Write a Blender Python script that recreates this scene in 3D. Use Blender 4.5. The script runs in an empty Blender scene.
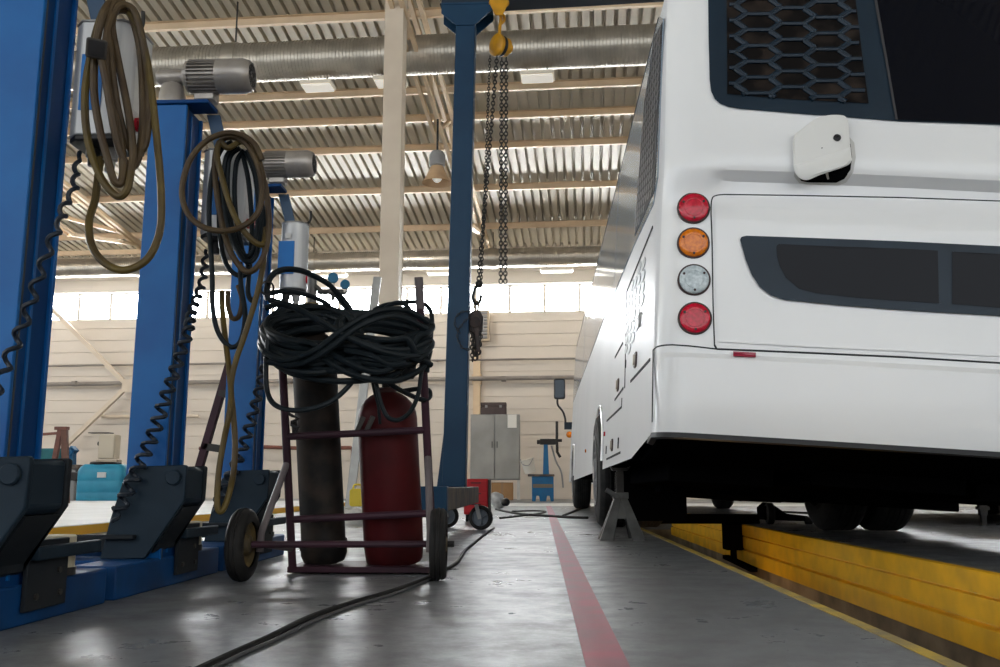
import bpy, math, random
from mathutils import Vector, Matrix
from mathutils.bvhtree import BVHTree
random.seed(7)
PI = math.pi
R = math.radians
scn = bpy.context.scene
COL = scn.collection
V = Vector

# ------------------------------------------------------------------ camera geometry
F, PITCH, YAW, CAMH = 910.0, R(9.45), R(2.53), .36
fw = V((-math.sin(YAW)*math.cos(PITCH), math.cos(YAW)*math.cos(PITCH), math.sin(PITCH)))
rt = V((math.cos(YAW), math.sin(YAW), 0))
up = rt.cross(fw)
EYE = V((0, 0, CAMH))

def ray(x, y):
    return rt*((x-500)/F) + up*((333.5-y)/F) + fw

def at(x, y, Y):
    d = ray(x, y)
    return EYE + d*(Y/d.y)

def atx(x, y, X):
    d = ray(x, y)
    return EYE + d*(X/d.x)

def atz(x, y, Z=0.0):
    d = ray(x, y)
    return EYE + d*((Z-CAMH)/d.z)

BR = R(-3.0)                                   # the hall stands three degrees off the bus lane
BROT = Matrix.Rotation(BR, 4, 'Z')
BINV = BROT.inverted()

def bat(x, y, Y):                              # point at depth Y in the hall's own frame
    d = BINV @ ray(x, y)
    return EYE + d*(Y/d.y)

# ------------------------------------------------------------------ materials
MATS = {}

def mat(name, col, rough=.5, metal=0.0, col2=None, scale=6.0, bump=0.0, rvar=0.0, spec=.28, coat=0.0, detail=4.0, lo=.35, hi=.65, stretch=(1, 1, 1)):
    if name in MATS:
        return MATS[name]
    m = bpy.data.materials.new(name)
    m.use_nodes = True
    nt = m.node_tree
    b = nt.nodes['Principled BSDF']
    b.inputs['Base Color'].default_value = (*col, 1)
    b.inputs['Roughness'].default_value = rough
    b.inputs['Metallic'].default_value = metal
    b.inputs['Specular IOR Level'].default_value = spec
    b.inputs['Coat Weight'].default_value = coat
    b.inputs['Coat Roughness'].default_value = .08
    if col2 is not None or bump or rvar:
        tc = nt.nodes.new('ShaderNodeTexCoord')
        mp = nt.nodes.new('ShaderNodeMapping')
        mp.inputs['Scale'].default_value = stretch
        nt.links.new(tc.outputs['Object'], mp.inputs['Vector'])
        n = nt.nodes.new('ShaderNodeTexNoise')
        n.inputs['Scale'].default_value = scale
        n.inputs['Detail'].default_value = detail
        nt.links.new(mp.outputs['Vector'], n.inputs['Vector'])
        mr = nt.nodes.new('ShaderNodeMapRange')
        mr.inputs['From Min'].default_value = lo
        mr.inputs['From Max'].default_value = hi
        nt.links.new(n.outputs['Fac'], mr.inputs['Value'])
        if col2 is not None:
            mx = nt.nodes.new('ShaderNodeMix')
            mx.data_type = 'RGBA'
            mx.inputs['A'].default_value = (*col, 1)
            mx.inputs['B'].default_value = (*col2, 1)
            nt.links.new(mr.outputs['Result'], mx.inputs['Factor'])
            nt.links.new(mx.outputs['Result'], b.inputs['Base Color'])
        if rvar:
            m2 = nt.nodes.new('ShaderNodeMapRange')
            m2.inputs['To Min'].default_value = rough
            m2.inputs['To Max'].default_value = rough+rvar
            nt.links.new(mr.outputs['Result'], m2.inputs['Value'])
            nt.links.new(m2.outputs['Result'], b.inputs['Roughness'])
        if bump:
            bp = nt.nodes.new('ShaderNodeBump')
            bp.inputs['Strength'].default_value = bump
            bp.inputs['Distance'].default_value = .02
            nt.links.new(n.outputs['Fac'], bp.inputs['Height'])
            nt.links.new(bp.outputs['Normal'], b.inputs['Normal'])
    MATS[name] = m
    return m

def glow(name, col, strength):
    m = mat(name, col, .6)
    b = m.node_tree.nodes['Principled BSDF']
    b.inputs['Emission Color'].default_value = (*col, 1)
    b.inputs['Emission Strength'].default_value = strength
    return m

# ------------------------------------------------------------------ mesh builder
class MB:
    def __init__(s):
        s.v = []
        s.f = []

    def add(s, vs, fs):
        o = len(s.v)
        s.v += [tuple(p) for p in vs]
        s.f += [tuple(i+o for i in f) for f in fs]
        return s

    def box(s, lo, hi, M=None):
        x0, y0, z0 = lo
        x1, y1, z1 = hi
        vs = [V(p) for p in ((x0, y0, z0), (x1, y0, z0), (x1, y1, z0), (x0, y1, z0), (x0, y0, z1), (x1, y0, z1), (x1, y1, z1), (x0, y1, z1))]
        if M is not None:
            vs = [M @ p for p in vs]
        return s.add(vs, [(3, 2, 1, 0), (4, 5, 6, 7), (0, 1, 5, 4), (1, 2, 6, 5), (2, 3, 7, 6), (3, 0, 4, 7)])

    def bar(s, a, b, w, h, upv=(0, 0, 1)):              # rectangular bar from a to b
        a, b = V(a), V(b)
        d = (b-a).normalized()
        u_ = V(upv)
        sx = d.cross(u_)
        if sx.length < 1e-4:
            sx = d.cross(V((1, 0, 0)))
        sx.normalize()
        u_ = sx.cross(d)
        sx *= w/2
        u_ *= h/2
        vs = [a-sx-u_, a+sx-u_, a+sx+u_, a-sx+u_, b-sx-u_, b+sx-u_, b+sx+u_, b-sx+u_]
        return s.add(vs, [(0, 1, 2, 3), (7, 6, 5, 4), (1, 0, 4, 5), (2, 1, 5, 6), (3, 2, 6, 7), (0, 3, 7, 4)])

    def cyl(s, a, b, r0, r1=None, n=20, caps=True):
        a, b = V(a), V(b)
        r1 = r0 if r1 is None else r1
        return s.lathe(a, b-a, [(0, r0), ((b-a).length, r1)], n, caps)

    def lathe(s, o, axis, prof, n=24, caps=True):        # prof: (along, radius)
        o = V(o)
        d = V(axis).normalized()
        t = d.cross(V((0, 0, 1)))
        if t.length < 1e-3:
            t = V((1, 0, 0))
        t.normalize()
        q = d.cross(t)
        vs, fs = [], []
        for (l, r) in prof:
            for k in range(n):
                a = 2*PI*k/n
                vs.append(o + d*l + (t*math.cos(a)+q*math.sin(a))*max(r, 1e-5))
        for i in range(len(prof)-1):
            for k in range(n):
                k2 = (k+1) % n
                fs.append((i*n+k, i*n+k2, (i+1)*n+k2, (i+1)*n+k))
        if caps:
            fs.append(tuple(range(n))[::-1])
            e = (len(prof)-1)*n
            fs.append(tuple(e+k for k in range(n)))
        return s.add(vs, fs)

    def tube(s, pts, r, n=8, closed=False):
        pts = [V(p) for p in pts]
        N = len(pts)
        if N < 2:
            return s
        tan = []
        for i in range(N):
            if closed:
                t = pts[(i+1) % N]-pts[i-1]
            else:
                t = pts[min(i+1, N-1)]-pts[max(i-1, 0)]
            if t.length < 1e-9:
                t = V((0, 0, 1))
            tan.append(t.normalized())
        ref = tan[0].orthogonal().normalized()
        vs, fs = [], []
        for i in range(N):
            ref = ref - tan[i]*ref.dot(tan[i])
            if ref.length < 1e-6:
                ref = tan[i].orthogonal()
            ref.normalize()
            q = tan[i].cross(ref)
            rr = r(i/(N-1)) if callable(r) else r
            for k in range(n):
                a = 2*PI*k/n
                vs.append(pts[i]+(ref*math.cos(a)+q*math.sin(a))*rr)
        M_ = N if closed else N-1
        for i in range(M_):
            j = (i+1) % N
            for k in range(n):
                k2 = (k+1) % n
                fs.append((i*n+k, i*n+k2, j*n+k2, j*n+k))
        if not closed:
            fs.append(tuple(range(n))[::-1])
            fs.append(tuple((N-1)*n+k for k in range(n)))
        return s.add(vs, fs)

    def prism(s, poly, o, ex, ey, ez, depth):            # polygon in the (ex,ey) plane, pushed along ez
        o, ex, ey, ez = V(o), V(ex), V(ey), V(ez)
        n = len(poly)
        a = [o+ex*p[0]+ey*p[1] for p in poly]
        b = [p+ez*depth for p in a]
        ar = sum(poly[i][0]*poly[(i+1) % n][1]-poly[(i+1) % n][0]*poly[i][1] for i in range(n))
        flip = (ar > 0) == (ex.cross(ey).dot(ez)*depth > 0)
        fs = [tuple(range(n)), tuple(range(2*n-1, n-1, -1))] + [(i, n+i, n+(i+1) % n, (i+1) % n) for i in range(n)]
        if flip:
            fs = [f[::-1] for f in fs]
        return s.add(a+b, fs)

    def ball(s, c, r, n=12, m=8, sq=(1, 1, 1)):
        c = V(c)
        vs, fs = [], []
        for i in range(m+1):
            th = PI*i/m
            for k in range(n):
                ph = 2*PI*k/n
                vs.append(c+V((r*sq[0]*math.sin(th)*math.cos(ph), r*sq[1]*math.sin(th)*math.sin(ph), r*sq[2]*math.cos(th))))
        for i in range(m):
            for k in range(n):
                k2 = (k+1) % n
                fs.append((i*n+k, (i+1)*n+k, (i+1)*n+k2, i*n+k2))
        return s.add(vs, fs)

    def grid(s, rows, closed=False):
        n = len(rows[0])
        vs = [p for r_ in rows for p in r_]
        fs = []
        for i in range(len(rows)-1):
            for k in range(n if closed else n-1):
                k2 = (k+1) % n
                fs.append((i*n+k, i*n+k2, (i+1)*n+k2, (i+1)*n+k))
        return s.add(vs, fs)

    def build(s, name, m, parent=None, bevel=0.0, smooth=True, angle=35, loc=None, rot=None, seg=2):
        me = bpy.data.meshes.new(name)
        o_ = V(loc) if (loc is not None and parent is None) else V((0, 0, 0))
        me.from_pydata([V(p)-o_ for p in s.v], [], s.f)
        me.update()
        import bmesh
        bm = bmesh.new()
        bm.from_mesh(me)
        bmesh.ops.remove_doubles(bm, verts=bm.verts, dist=1e-6)
        bmesh.ops.recalc_face_normals(bm, faces=bm.faces)
        bm.to_mesh(me)
        bm.free()
        if smooth:
            me.shade_smooth()
            me.set_sharp_from_angle(angle=R(angle))
        ob = bpy.data.objects.new(name, me)
        COL.objects.link(ob)
        me.materials.append(m)
        if parent is not None:
            ob.parent = parent
        elif loc is not None:
            ob.location = o_
        if bevel:
            bv = ob.modifiers.new('bevel', 'BEVEL')
            bv.width = bevel
            bv.segments = seg
            bv.limit_method = 'ANGLE'
            bv.angle_limit = R(40)
        return ob

def tag(o, label, cat, group=None, kind=None):
    if label:
        o['label'] = label
    if cat:
        o['category'] = cat
    if group:
        o['group'] = group
    if kind:
        o['kind'] = kind
    return o

def thing(name, loc, label, cat, group=None, rz=0.0):
    o = bpy.data.objects.new(name, None)
    o.empty_display_size = .1
    COL.objects.link(o)
    o.location = loc
    o.rotation_euler.z = rz
    return tag(o, label, cat, group)

def struct(o):
    o['kind'] = 'structure'
    return o

def spline(pts, n=8, closed=False):
    pts = [V(p) for p in pts]
    N = len(pts)
    out = []
    for i in range(N if closed else N-1):
        if closed:
            p0, p1, p2, p3 = pts[i-1], pts[i], pts[(i+1) % N], pts[(i+2) % N]
        else:
            p0, p1, p2, p3 = pts[max(i-1, 0)], pts[i], pts[i+1], pts[min(i+2, N-1)]
        for k in range(n):
            t = k/n
            out.append(.5*((2*p1)+(p2-p0)*t+(2*p0-5*p1+4*p2-p3)*t*t+(3*p1-p0-3*p2+p3)*t**3))
    if not closed:
        out.append(pts[-1])
    return out

def rounded(x0, y0, x1, y1, r, n=5):
    out = []
    for cx, cy, a0 in ((x1-r, y1-r, 0), (x0+r, y1-r, 90), (x0+r, y0+r, 180), (x1-r, y0+r, 270)):
        for k in range(n+1):
            a = R(a0+90*k/n)
            out.append((cx+r*math.cos(a), cy+r*math.sin(a)))
    return out

def helix(path, rad, turns, n=10):
    pts = spline(path, 12)
    L = [0]
    for i in range(1, len(pts)):
        L.append(L[-1]+(pts[i]-pts[i-1]).length)
    tot = L[-1]
    out = []
    N = int(turns*n)
    j = 0
    ref = None
    for i in range(N+1):
        s_ = tot*i/N
        while j < len(L)-2 and L[j+1] < s_:
            j += 1
        t = (s_-L[j])/max(L[j+1]-L[j], 1e-9)
        p = pts[j].lerp(pts[j+1], t)
        d = (pts[j+1]-pts[j]).normalized()
        if ref is None:
            ref = d.orthogonal()
        ref = (ref-d*ref.dot(d)).normalized()
        q = d.cross(ref)
        a = 2*PI*i/n
        k = min(1, i/n, (N-i)/n)*(.45+.55*min(1, 1.6*i/N))
        out.append(p+(ref*math.cos(a)+q*math.sin(a))*rad*k)
    return out

X_, Y_, Z_ = V((1, 0, 0)), V((0, 1, 0)), V((0, 0, 1))
exec_parts = []

# ================================================================== THE HALL
def floor_mat():
    m = bpy.data.materials.new('concrete')
    m.use_nodes = True
    nt = m.node_tree
    L = nt.links
    b = nt.nodes['Principled BSDF']
    tc = nt.nodes.new('ShaderNodeTexCoord')
    def noise(sc, det, rough=.6):
        n = nt.nodes.new('ShaderNodeTexNoise')
        n.inputs['Scale'].default_value = sc
        n.inputs['Detail'].default_value = det
        n.inputs['Roughness'].default_value = rough
        L.new(tc.outputs['Object'], n.inputs['Vector'])
        return n
    def rng(src, a, c, lo, hi):
        r = nt.nodes.new('ShaderNodeMapRange')
        r.inputs['From Min'].default_value = a
        r.inputs['From Max'].default_value = c
        r.inputs['To Min'].default_value = lo
        r.inputs['To Max'].default_value = hi
        L.new(src, r.inputs['Value'])
        return r.outputs['Result']
    big, mid, fine = noise(.8, 6, .65), noise(5, 10, .7), noise(38, 6, .7)
    def mixc(f, A, B):
        x = nt.nodes.new('ShaderNodeMix')
        x.data_type = 'RGBA'
        for k, q in (('A', A), ('B', B)):
            if isinstance(q, tuple):
                x.inputs[k].default_value = (*q, 1)
            else:
                L.new(q, x.inputs[k])
        L.new(f, x.inputs['Factor'])
        return x.outputs['Result']
    c1 = mixc(rng(big.outputs['Fac'], .35, .65, 0, 1), (.205, .22, .24), (.125, .13, .14))
    c2 = mixc(rng(mid.outputs['Fac'], .42, .70, 0, .75), c1, (.075, .077, .08))
    c3 = mixc(rng(fine.outputs['Fac'], .52, .72, 0, .5), c2, (.27, .275, .28))
    L.new(c3, b.inputs['Base Color'])
    ad = nt.nodes.new('ShaderNodeMath')
    ad.operation = 'ADD'
    L.new(rng(big.outputs['Fac'], .35, .65, .20, .34), ad.inputs[0])
    L.new(rng(mid.outputs['Fac'], .35, .7, 0, .2), ad.inputs[1])
    L.new(ad.outputs[0], b.inputs['Roughness'])
    b.inputs['Specular IOR Level'].default_value = .34
    bp = nt.nodes.new('ShaderNodeBump')
    bp.inputs['Strength'].default_value = .12
    bp.inputs['Distance'].default_value = .004
    L.new(fine.outputs['Fac'], bp.inputs['Height'])
    L.new(bp.outputs['Normal'], b.inputs['Normal'])
    return m
c_floor = floor_mat()
c_pit = mat('pit_concrete', (.34, .27, .19), .7, col2=(.14, .11, .08), scale=3.5, bump=.3)
c_cream = mat('cream_board', (.72, .65, .57), .55, col2=(.635, .57, .495), scale=.7, lo=.3, hi=.8, stretch=(1, 1, 3))
c_deck = mat('roof_deck', (.56, .50, .40), .5, col2=(.47, .42, .33), scale=.5)
c_tan = mat('tan_steel', (.76, .59, .40), .5, col2=(.66, .50, .33), scale=2)
c_white_steel = mat('pale_column_paint', (.72, .62, .50), .5, col2=(.64, .54, .43), scale=1.5)
c_galv = mat('galvanised_duct', (.50, .46, .40), .32, .75, col2=(.38, .35, .30), scale=3, bump=.1)
c_grey = mat('grey_paint', (.32, .32, .32), .45, col2=(.26, .26, .26), scale=5)
c_greylight = mat('light_grey_paint', (.55, .55, .53), .4, col2=(.46, .46, .44), scale=4)
c_black = mat('black_rubber', (.011, .011, .012), .6, col2=(.022, .021, .020), scale=9, spec=.15)
c_blackp = mat('black_plastic', (.018, .018, .02), .4)
c_dark = mat('dark_steel', (.018, .018, .020), .5, col2=(.034, .03, .027), scale=8, spec=.3)
c_yellow = mat('yellow_paint', (.85, .46, .008), .5, col2=(.58, .31, .015), scale=5, lo=.4, hi=.75, detail=8)
c_yline = mat('yellow_floor_paint', (.55, .38, .05), .6, col2=(.25, .2, .1), scale=9)
c_amber = mat('orange_yellow_paint', (.95, .50, .02), .5)
c_pink = mat('faded_red_floor_paint', (.40, .095, .14), .5, col2=(.27, .13, .16), scale=6, detail=10, lo=.35, hi=.72, spec=.25)
c_pale = mat('pale_floor_and_sun_band', (.66, .66, .64), .4, col2=(.55, .55, .53), scale=1.5)

PX0, PX1, PY0, PY1 = .85, 1.86, -6.0, 13.0            # the inspection pit
FX0, FX1, FY0, FY1 = -24.0, 26.0, -12.0, 30.0
b = MB()
b.box((FX0, FY0, -.25), (PX0, FY1, 0))
b.box((PX1, FY0, -.25), (FX1, FY1, 0))
b.box((PX0, FY0, -.25), (PX1, PY0, 0))
b.box((PX0, PY1, -.25), (PX1, FY1, 0))
struct(b.build('floor', c_floor, smooth=False))
b = MB()
b.box((PX0-.15, PY0, -1.4), (PX0, PY1, -.25))
b.box((PX1+.0, PY0, -1.4), (PX1+.15, PY1, -.25))
b.box((PX0-.15, PY0, -1.5), (PX1+.15, PY1, -1.4))
b.box((PX0-.15, PY1, -1.4), (PX1+.15, PY1+.15, -.25))
b.box((PX0-.15, PY0-.15, -1.4), (PX1+.15, PY0, -.25))
struct(b.build('wall_pit', c_pit, smooth=False))

# painted lines on the floor, and a coloured-in band of sunlight
def strip(name, a, b_, w, m, z=.004):
    a, b_ = V(a), V(b_)
    bb = MB()
    n = 40
    d = (b_-a).normalized()
    s_ = V((d.y, -d.x, 0))*w/2
    rows = []
    for i in range(n+1):
        p = a.lerp(b_, i/n)
        rows.append([p-s_+V((0, 0, z)), p+s_+V((0, 0, z))])
    top = bb.grid(rows)
    rows2 = [[q-V((0, 0, z-.0005)) for q in r_] for r_ in rows]
    bb.grid([[r_[0] for r_ in rows], [r_[0] for r_ in rows2]])
    bb.grid([[r_[1] for r_ in rows], [r_[1] for r_ in rows2]])
    return struct(bb.build(name, m, smooth=False))
strip('trim_1', (.132, -2, 0), (.132, 16, 0), .088, c_pink, .002)
strip('trim_2', (PX0-.02, PY0, 0), (PX0-.02, PY1, 0), .035, c_yline, .003)
strip('trim_3', (-3.3, 17.2, 0), (12, 17.2, 0), 2.5, c_pale, .002)  # pale strip colours in the sunlight lying across the far floor

# yellow steel edge of the pit: channel, flange and lower plate
b = MB()
pf = [(.02, 0), (-.03, 0), (-.03, -.094), (-.008, -.097), (-.008, -.103), (-.026, -.106), (-.026, -.205), (-.004, -.209), (-.004, -.219), (-.036, -.224), (-.036, -.330), (.02, -.330)]
b.prism(pf, (PX1-.022, PY0, .008), X_, Z_, Y_, PY1-PY0)
tag(b.build('pit_edge_beam', c_yellow, bevel=.003), 'long yellow painted steel beam lining the far lip of the inspection pit', 'beam')

# far wall: horizontal cream boards round a band of windows
YW = 24.0
WZ0, WZ1 = 4.92, 5.72
b = MB()
b.box((-19, YW+.02, 0), (16, YW+.2, WZ0-.02))
b.box((-19, YW+.02, WZ1+.02), (16, YW+.2, 8.2))
z = 0
while z < WZ0-.05:
    h = min(.335, WZ0-.02-z)
    b.box((-19, YW-.02, z), (16, YW+.03, z+h-.014))
    z += .335
z = WZ1+.03
while z < 6.6:
    b.box((-19, YW-.02, z), (16, YW+.03, z+.31))
    z += .335
b.box((-19, YW-.03, WZ0-.06), (16, YW+.2, WZ0-.0))
b.box((-19, YW+.0, WZ0), (-15.25, YW+.2, WZ1))
b.box((13.0, YW+.0, WZ0), (16, YW+.2, WZ1))
wf = struct(b.build('wall_far', c_cream, smooth=False))
wf.rotation_euler.z = BR
# windows
c_pane = bpy.data.materials.new('daylit_window_pane')
c_pane.use_nodes = True
nt = c_pane.node_tree
for n_ in list(nt.nodes):
    nt.nodes.remove(n_)
o_ = nt.nodes.new('ShaderNodeOutputMaterial')
tr_ = nt.nodes.new('ShaderNodeBsdfTransparent')
gl_ = nt.nodes.new('ShaderNodeBsdfGlossy')
gl_.inputs['Roughness'].default_value = .05
mx_ = nt.nodes.new('ShaderNodeMixShader')
mx_.inputs['Fac'].default_value = .06
nt.links.new(tr_.outputs[0], mx_.inputs[1])
nt.links.new(gl_.outputs[0], mx_.inputs[2])
nt.links.new(mx_.outputs[0], o_.inputs['Surface'])
c_wframe = mat('window_frame_paint', (.62, .58, .52), .5)
wx = -15.25
k = 0
pw = .942
for k in range(6):
    x0 = wx+k*5*pw
    x1 = x0+5*pw
    b = MB()
    for i in range(6):
        xx = x0+i*pw
        b.box((xx-.035, YW+.03, WZ0+.03), (xx+.035, YW+.13, WZ1-.03))
    b.box((x0-.035, YW+.03, WZ0), (x1+.035, YW+.13, WZ0+.05))
    b.box((x0-.035, YW+.03, WZ1-.05), (x1+.035, YW+.13, WZ1))
    w = struct(b.build('window_%d' % (k+1), c_wframe, bevel=.006))
    w.rotation_euler.z = BR
    g = MB().box((x0, YW+.075, WZ0+.04), (x1, YW+.085, WZ1-.04)).build('pane', c_pane, w, smooth=False)

# corrugated roof
def zroof(y):
    return 6.76+.123*(24.0-y)
prof = []
x = -20.0
while x < 17:
    prof += [(x, 0), (x+.128, 0), (x+.138, .095), (x+.190, .095)]
    x += .2
rows = []
for y in (24.6, 20, 16, 12, 8, 4, 0):
    rows.append([V((px, y, zroof(y)+pz)) for px, pz in prof])
for y in (-6, -12.5):
    rows.append([V((px, y, zroof(0)-.1*abs(y)*.5+pz)) for px, pz in prof])
b = MB().grid(rows)
rows2 = [[V((-20, r_[0].y, r_[0].z+.16)), V((17, r_[0].y, r_[0].z+.16))] for r_ in rows]
b.grid(rows2)
cl = struct(b.build('ceiling', c_deck, smooth=False))
cl.rotation_euler.z = BR

nt_ = 4
# purlins (cold-formed C sections)
for y in (13.64, 15.93, 16.94, 18.14, 20.14, 22.36):
    zb = zroof(y)-.16
    b = MB()
    pf = [(0, 0), (.075, 0), (.075, .03), (.068, .03), (.068, .007), (.007, .007), (.007, .15), (.068, .15), (.068, .157), (0, .157)]
    b.prism([(-p[0], p[1]) for p in pf], (-20, y, zb), Y_, Z_, X_, 37)
    o = struct(b.build('trim_%d' % nt_, c_tan, smooth=False))
    o.rotation_euler.z = BR
    nt_ += 1
# rafter trusses: twin chords following the roof, with web bars
def truss(xc, y0=11.0, y1=23.6):
    b = MB()
    def top(y): return V((xc, y, zroof(y)-.16-.07))
    def bot(y): return V((xc, y, 7.09-.134*(y-12)))
    for s_ in (-.075, .075):
        e = V((s_, 0, 0))
        b.bar(top(y0)+e, top(y1)+e, .07, .09)
        b.bar(bot(y0)+e, bot(19.4)+e, .06, .075)
    b.bar(bot(19.4), top(22.6), .12, .08)
    ys = [y0+.0, 12.6, 14.0, 15.4, 16.8, 18.2, 19.4]
    for i in range(len(ys)-1):
        a, c = (top(ys[i]), bot(ys[i+1])) if i % 2 == 0 else (bot(ys[i]), top(ys[i+1]))
        b.bar(a, c, .06, .06)
    return b
for xc in (-2.62, -11.9, 6.7):
    o = struct(truss(xc).build('trim_%d' % nt_, c_tan, smooth=False))
    o.rotation_euler.z = BR
    nt_ += 1
# horizontal roof bracing on the left bay
for xa in (-17.9,):
    b = MB()
    b.bar((xa, 14.5, zroof(14.5)-.42), (xa+6.1, 21.2, zroof(21.2)-.42), .09, .09)
    b.bar((xa+6.1, 14.5, zroof(14.5)-.52), (xa, 21.2, zroof(21.2)-.52), .09, .09)
    b.bar((xa, 22.9, zroof(22.9)-.30), (xa+6.1, 22.9, zroof(22.9)-.30), .09, .12)
    o = struct(b.build('trim_%d' % nt_, c_tan, smooth=False))
    o.rotation_euler.z = BR
    nt_ += 1
# pale steel building column
b = MB()
xc, yc = -2.665, 12.0
b.box((xc-.135, yc-.14, 0), (xc+.135, yc-.125, 8.2))
b.box((xc-.135, yc+.125, 0), (xc+.135, yc+.14, 8.2))
b.box((xc-.125, yc-.125, 0), (xc-.11, yc+.125, 8.2))
b.box((xc+.11, yc-.125, 0), (xc+.125, yc+.125, 8.2))
b.box((xc-.22, yc-.22, 0), (xc+.22, yc+.22, .03))
o = struct(b.build('trim_%d' % nt_, c_white_steel, bevel=.006))
o.rotation_euler.z = BR
nt_ += 1
# tan columns and bracing on the far wall
for (xc) in (-2.93, -11.95, 5.0):
    b = MB()
    b.box((xc-.09, YW-.2, 0), (xc+.09, YW-.03, WZ0-.1))
    b.box((xc-.12, YW-.22, 3.0), (xc+.12, YW-.03, 3.25))
    o = struct(b.build('trim_%d' % nt_, c_tan, bevel=.004))
    o.rotation_euler.z = BR
    nt_ += 1
b = MB()
for p, q in (((-14.9, 5.25), (-12.5, 3.05)), ((-12.5, 3.0), (-14.15, 1.40)), ((-12.4, 3.0), (-11.9, 2.5)), ((-12.45, 3.05), (-11.9, 3.6))):
    b.bar((p[0], 23.62, p[1]), (q[0], 23.62, q[1]), .11, .11, (0, 1, 0))
b.box((-12.62, 23.55, 2.85), (-12.28, 23.6, 3.2))
o = struct(b.build('trim_%d' % nt_, c_white_steel, smooth=False))
o.rotation_euler.z = BR
nt_ += 1

# pipes along the far wall
def bobj(b, name, m, label, cat, group=None, **k):
    o = b.build(name, m, **k)
    o.rotation_euler.z = BR
    return tag(o, label, cat, group)
c_pipe = mat('pipe_paint', (.30, .27, .24), .5, col2=(.22, .19, .17), scale=2)
b = MB().tube([(-18.5, 23.75, 3.10), (-10, 23.75, 3.12), (-2, 23.75, 3.135), (12, 23.75, 3.15)], .06, 10)
for x in (-17, -14.1, -11, -8, -5, -2.2, 1, 4, 7):
    b.cyl((x-.06, 23.75, 3.12), (x+.06, 23.75, 3.12), .078, n=12)
    b.bar((x, 23.75, 3.1), (x, 23.975, 3.1), .05, .05)
bobj(b, 'wall_pipe', c_pipe, 'thick dark pipe with flanges running the length of the cream wall', 'pipe')
b = MB().tube([(-18.5, 23.8, 3.62), (12, 23.8, 3.66)], .028, 8)
for x in (-16, -12.2, -8, -4, 0, 4, 8):
    b.bar((x, 23.8, 3.64), (x, 23.975, 3.64), .04, .04)
bobj(b, 'conduit_pipe', c_pipe, 'thin grey pipe on the cream wall above the thick flanged pipe', 'pipe')
b = MB().tube(spline([(-13.3, 23.78, 1.55), (-13.25, 23.78, 2.2), (-13.2, 23.78, 2.42), (-13.0, 23.78, 2.5), (-11.2, 23.78, 2.5)], 5), .035, 8)
b2 = MB().tube([(-13.35, 23.8, 2.3), (-13.2, 23.77, 2.2), (-10.5, 23.77, 2.2)], .045, 8)
bobj(b2, 'branch_pipe', c_white_steel, 'short bent cream pipe under the cross brace on the far wall', 'pipe')
b = MB().tube([(-12.18, 23.9, 1.0), (-12.1, 23.9, 2.9)], .028, 8)
b.cyl((-12.185, 23.9, .97), (-12.18, 23.9, 1.08), .05, n=10)
bobj(b, 'drop_pipe', c_pipe, 'thin vertical pipe dropping from the cross brace behind the blue tank', 'pipe')
c_rust = mat('rusty_steel', (.22, .085, .06), .6, col2=(.13, .06, .05), scale=5)
b = MB().tube([(-10.4, 23.7, 1.33), (-8.6, 23.7, 1.36), (-7.6, 23.7, 1.32), (-6.25, 23.7, 1.33), (-6.2, 23.7, 1.28), (-6.2, 23.7, .1)], .05, 8)
bobj(b, 'low_pipe', c_rust, 'rusty brown pipe low on the far wall with a drop at its end', 'pipe')

# round ventilation ducts under the roof
def duct(y, z, r, x0, x1, label, joints):
    t = thing('air_duct', (0, 0, 0), label, 'duct', None, BR)
    b = MB()
    prof = []
    x = x0
    L = x1-x0
    i = 0
    while i*.055 < L:
        prof += [(i*.055, r), (i*.055+.045, r), (i*.055+.05, r+.007)]
        i += 1
    b.lathe((x0, y, z), X_, prof, 28)
    b.build('duct_pipe', c_galv, t)
    for j in joints:
        MB().lathe((j-.09, y, z), X_, [(0, r+.006), (0, r+.022), (.18, r+.022), (.18, r+.006)], 28).build('joint_band', c_galv, t)
        MB().bar((j, y, z+r+.01), (j, y, zroof(y)), .02, .02).build('hanger_rod', c_dark, t, smooth=False)
    return t
duct(13.2, 7.02, .305, -12.5, 6.0, 'large ribbed round metal duct under the roof, nearest one', [-10.4, -5.55, -3.0, 2.2])
duct(22.95, 6.19, .25, -16, 9.0, 'ribbed round metal duct along the top of the window wall', [-12, -7.2, -2.4, 2.4])

# lamps under the ducts and the pendant
c_lampw = mat('lamp_housing', (.85, .78, .66), .5)
c_diff = glow('lamp_diffuser', (1, .93, .82), .25)
def batten(x, y, z, w, label):
    t = thing('ceiling_light', BROT @ V((x, y, z)), label, 'light', 'batten lamps under the ducts', BR)
    MB().box((-w/2, -.16, .03), (w/2, .16, .09)).build('housing', c_lampw, t, bevel=.01)
    MB().box((-w/2+.02, -.14, 0), (w/2-.02, .14, .03)).build('diffuser', c_diff, t, bevel=.008)
    for s_ in (-1, 1):
        MB().cyl((s_*w*.3, 0, .09), (s_*w*.3, 0, .19), .012, n=8).build('bracket', c_dark, t)
batten(-4.17, 13.2, 6.53, .5, 'pale batten lamp under the near duct, left of the steel column')
batten(-.70, 13.2, 6.53, .52, 'pale batten lamp under the near duct, beside the hoist chains')
batten(-3.0, 13.2, 6.55, .5, 'pale batten lamp under the near duct, behind the steel column')
batten(-6.7, 22.9, 5.78, .85, 'pale batten lamp under the far duct, left of the steel column')
batten(-3.7, 22.9, 5.78, .85, 'pale batten lamp under the far duct, just right of the steel column')
batten(-.75, 22.9, 5.78, .85, 'pale batten lamp under the far duct, beside the bus roof')
batten(-11.5, 22.9, 5.78, .85, 'pale batten lamp under the far duct, behind the tall blue lift posts')
p = at(437, 183, 14.9)
t = thing('pendant_lamp', p, 'bell shaped pendant lamp hanging from the tan roof truss', 'lamp')
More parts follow.
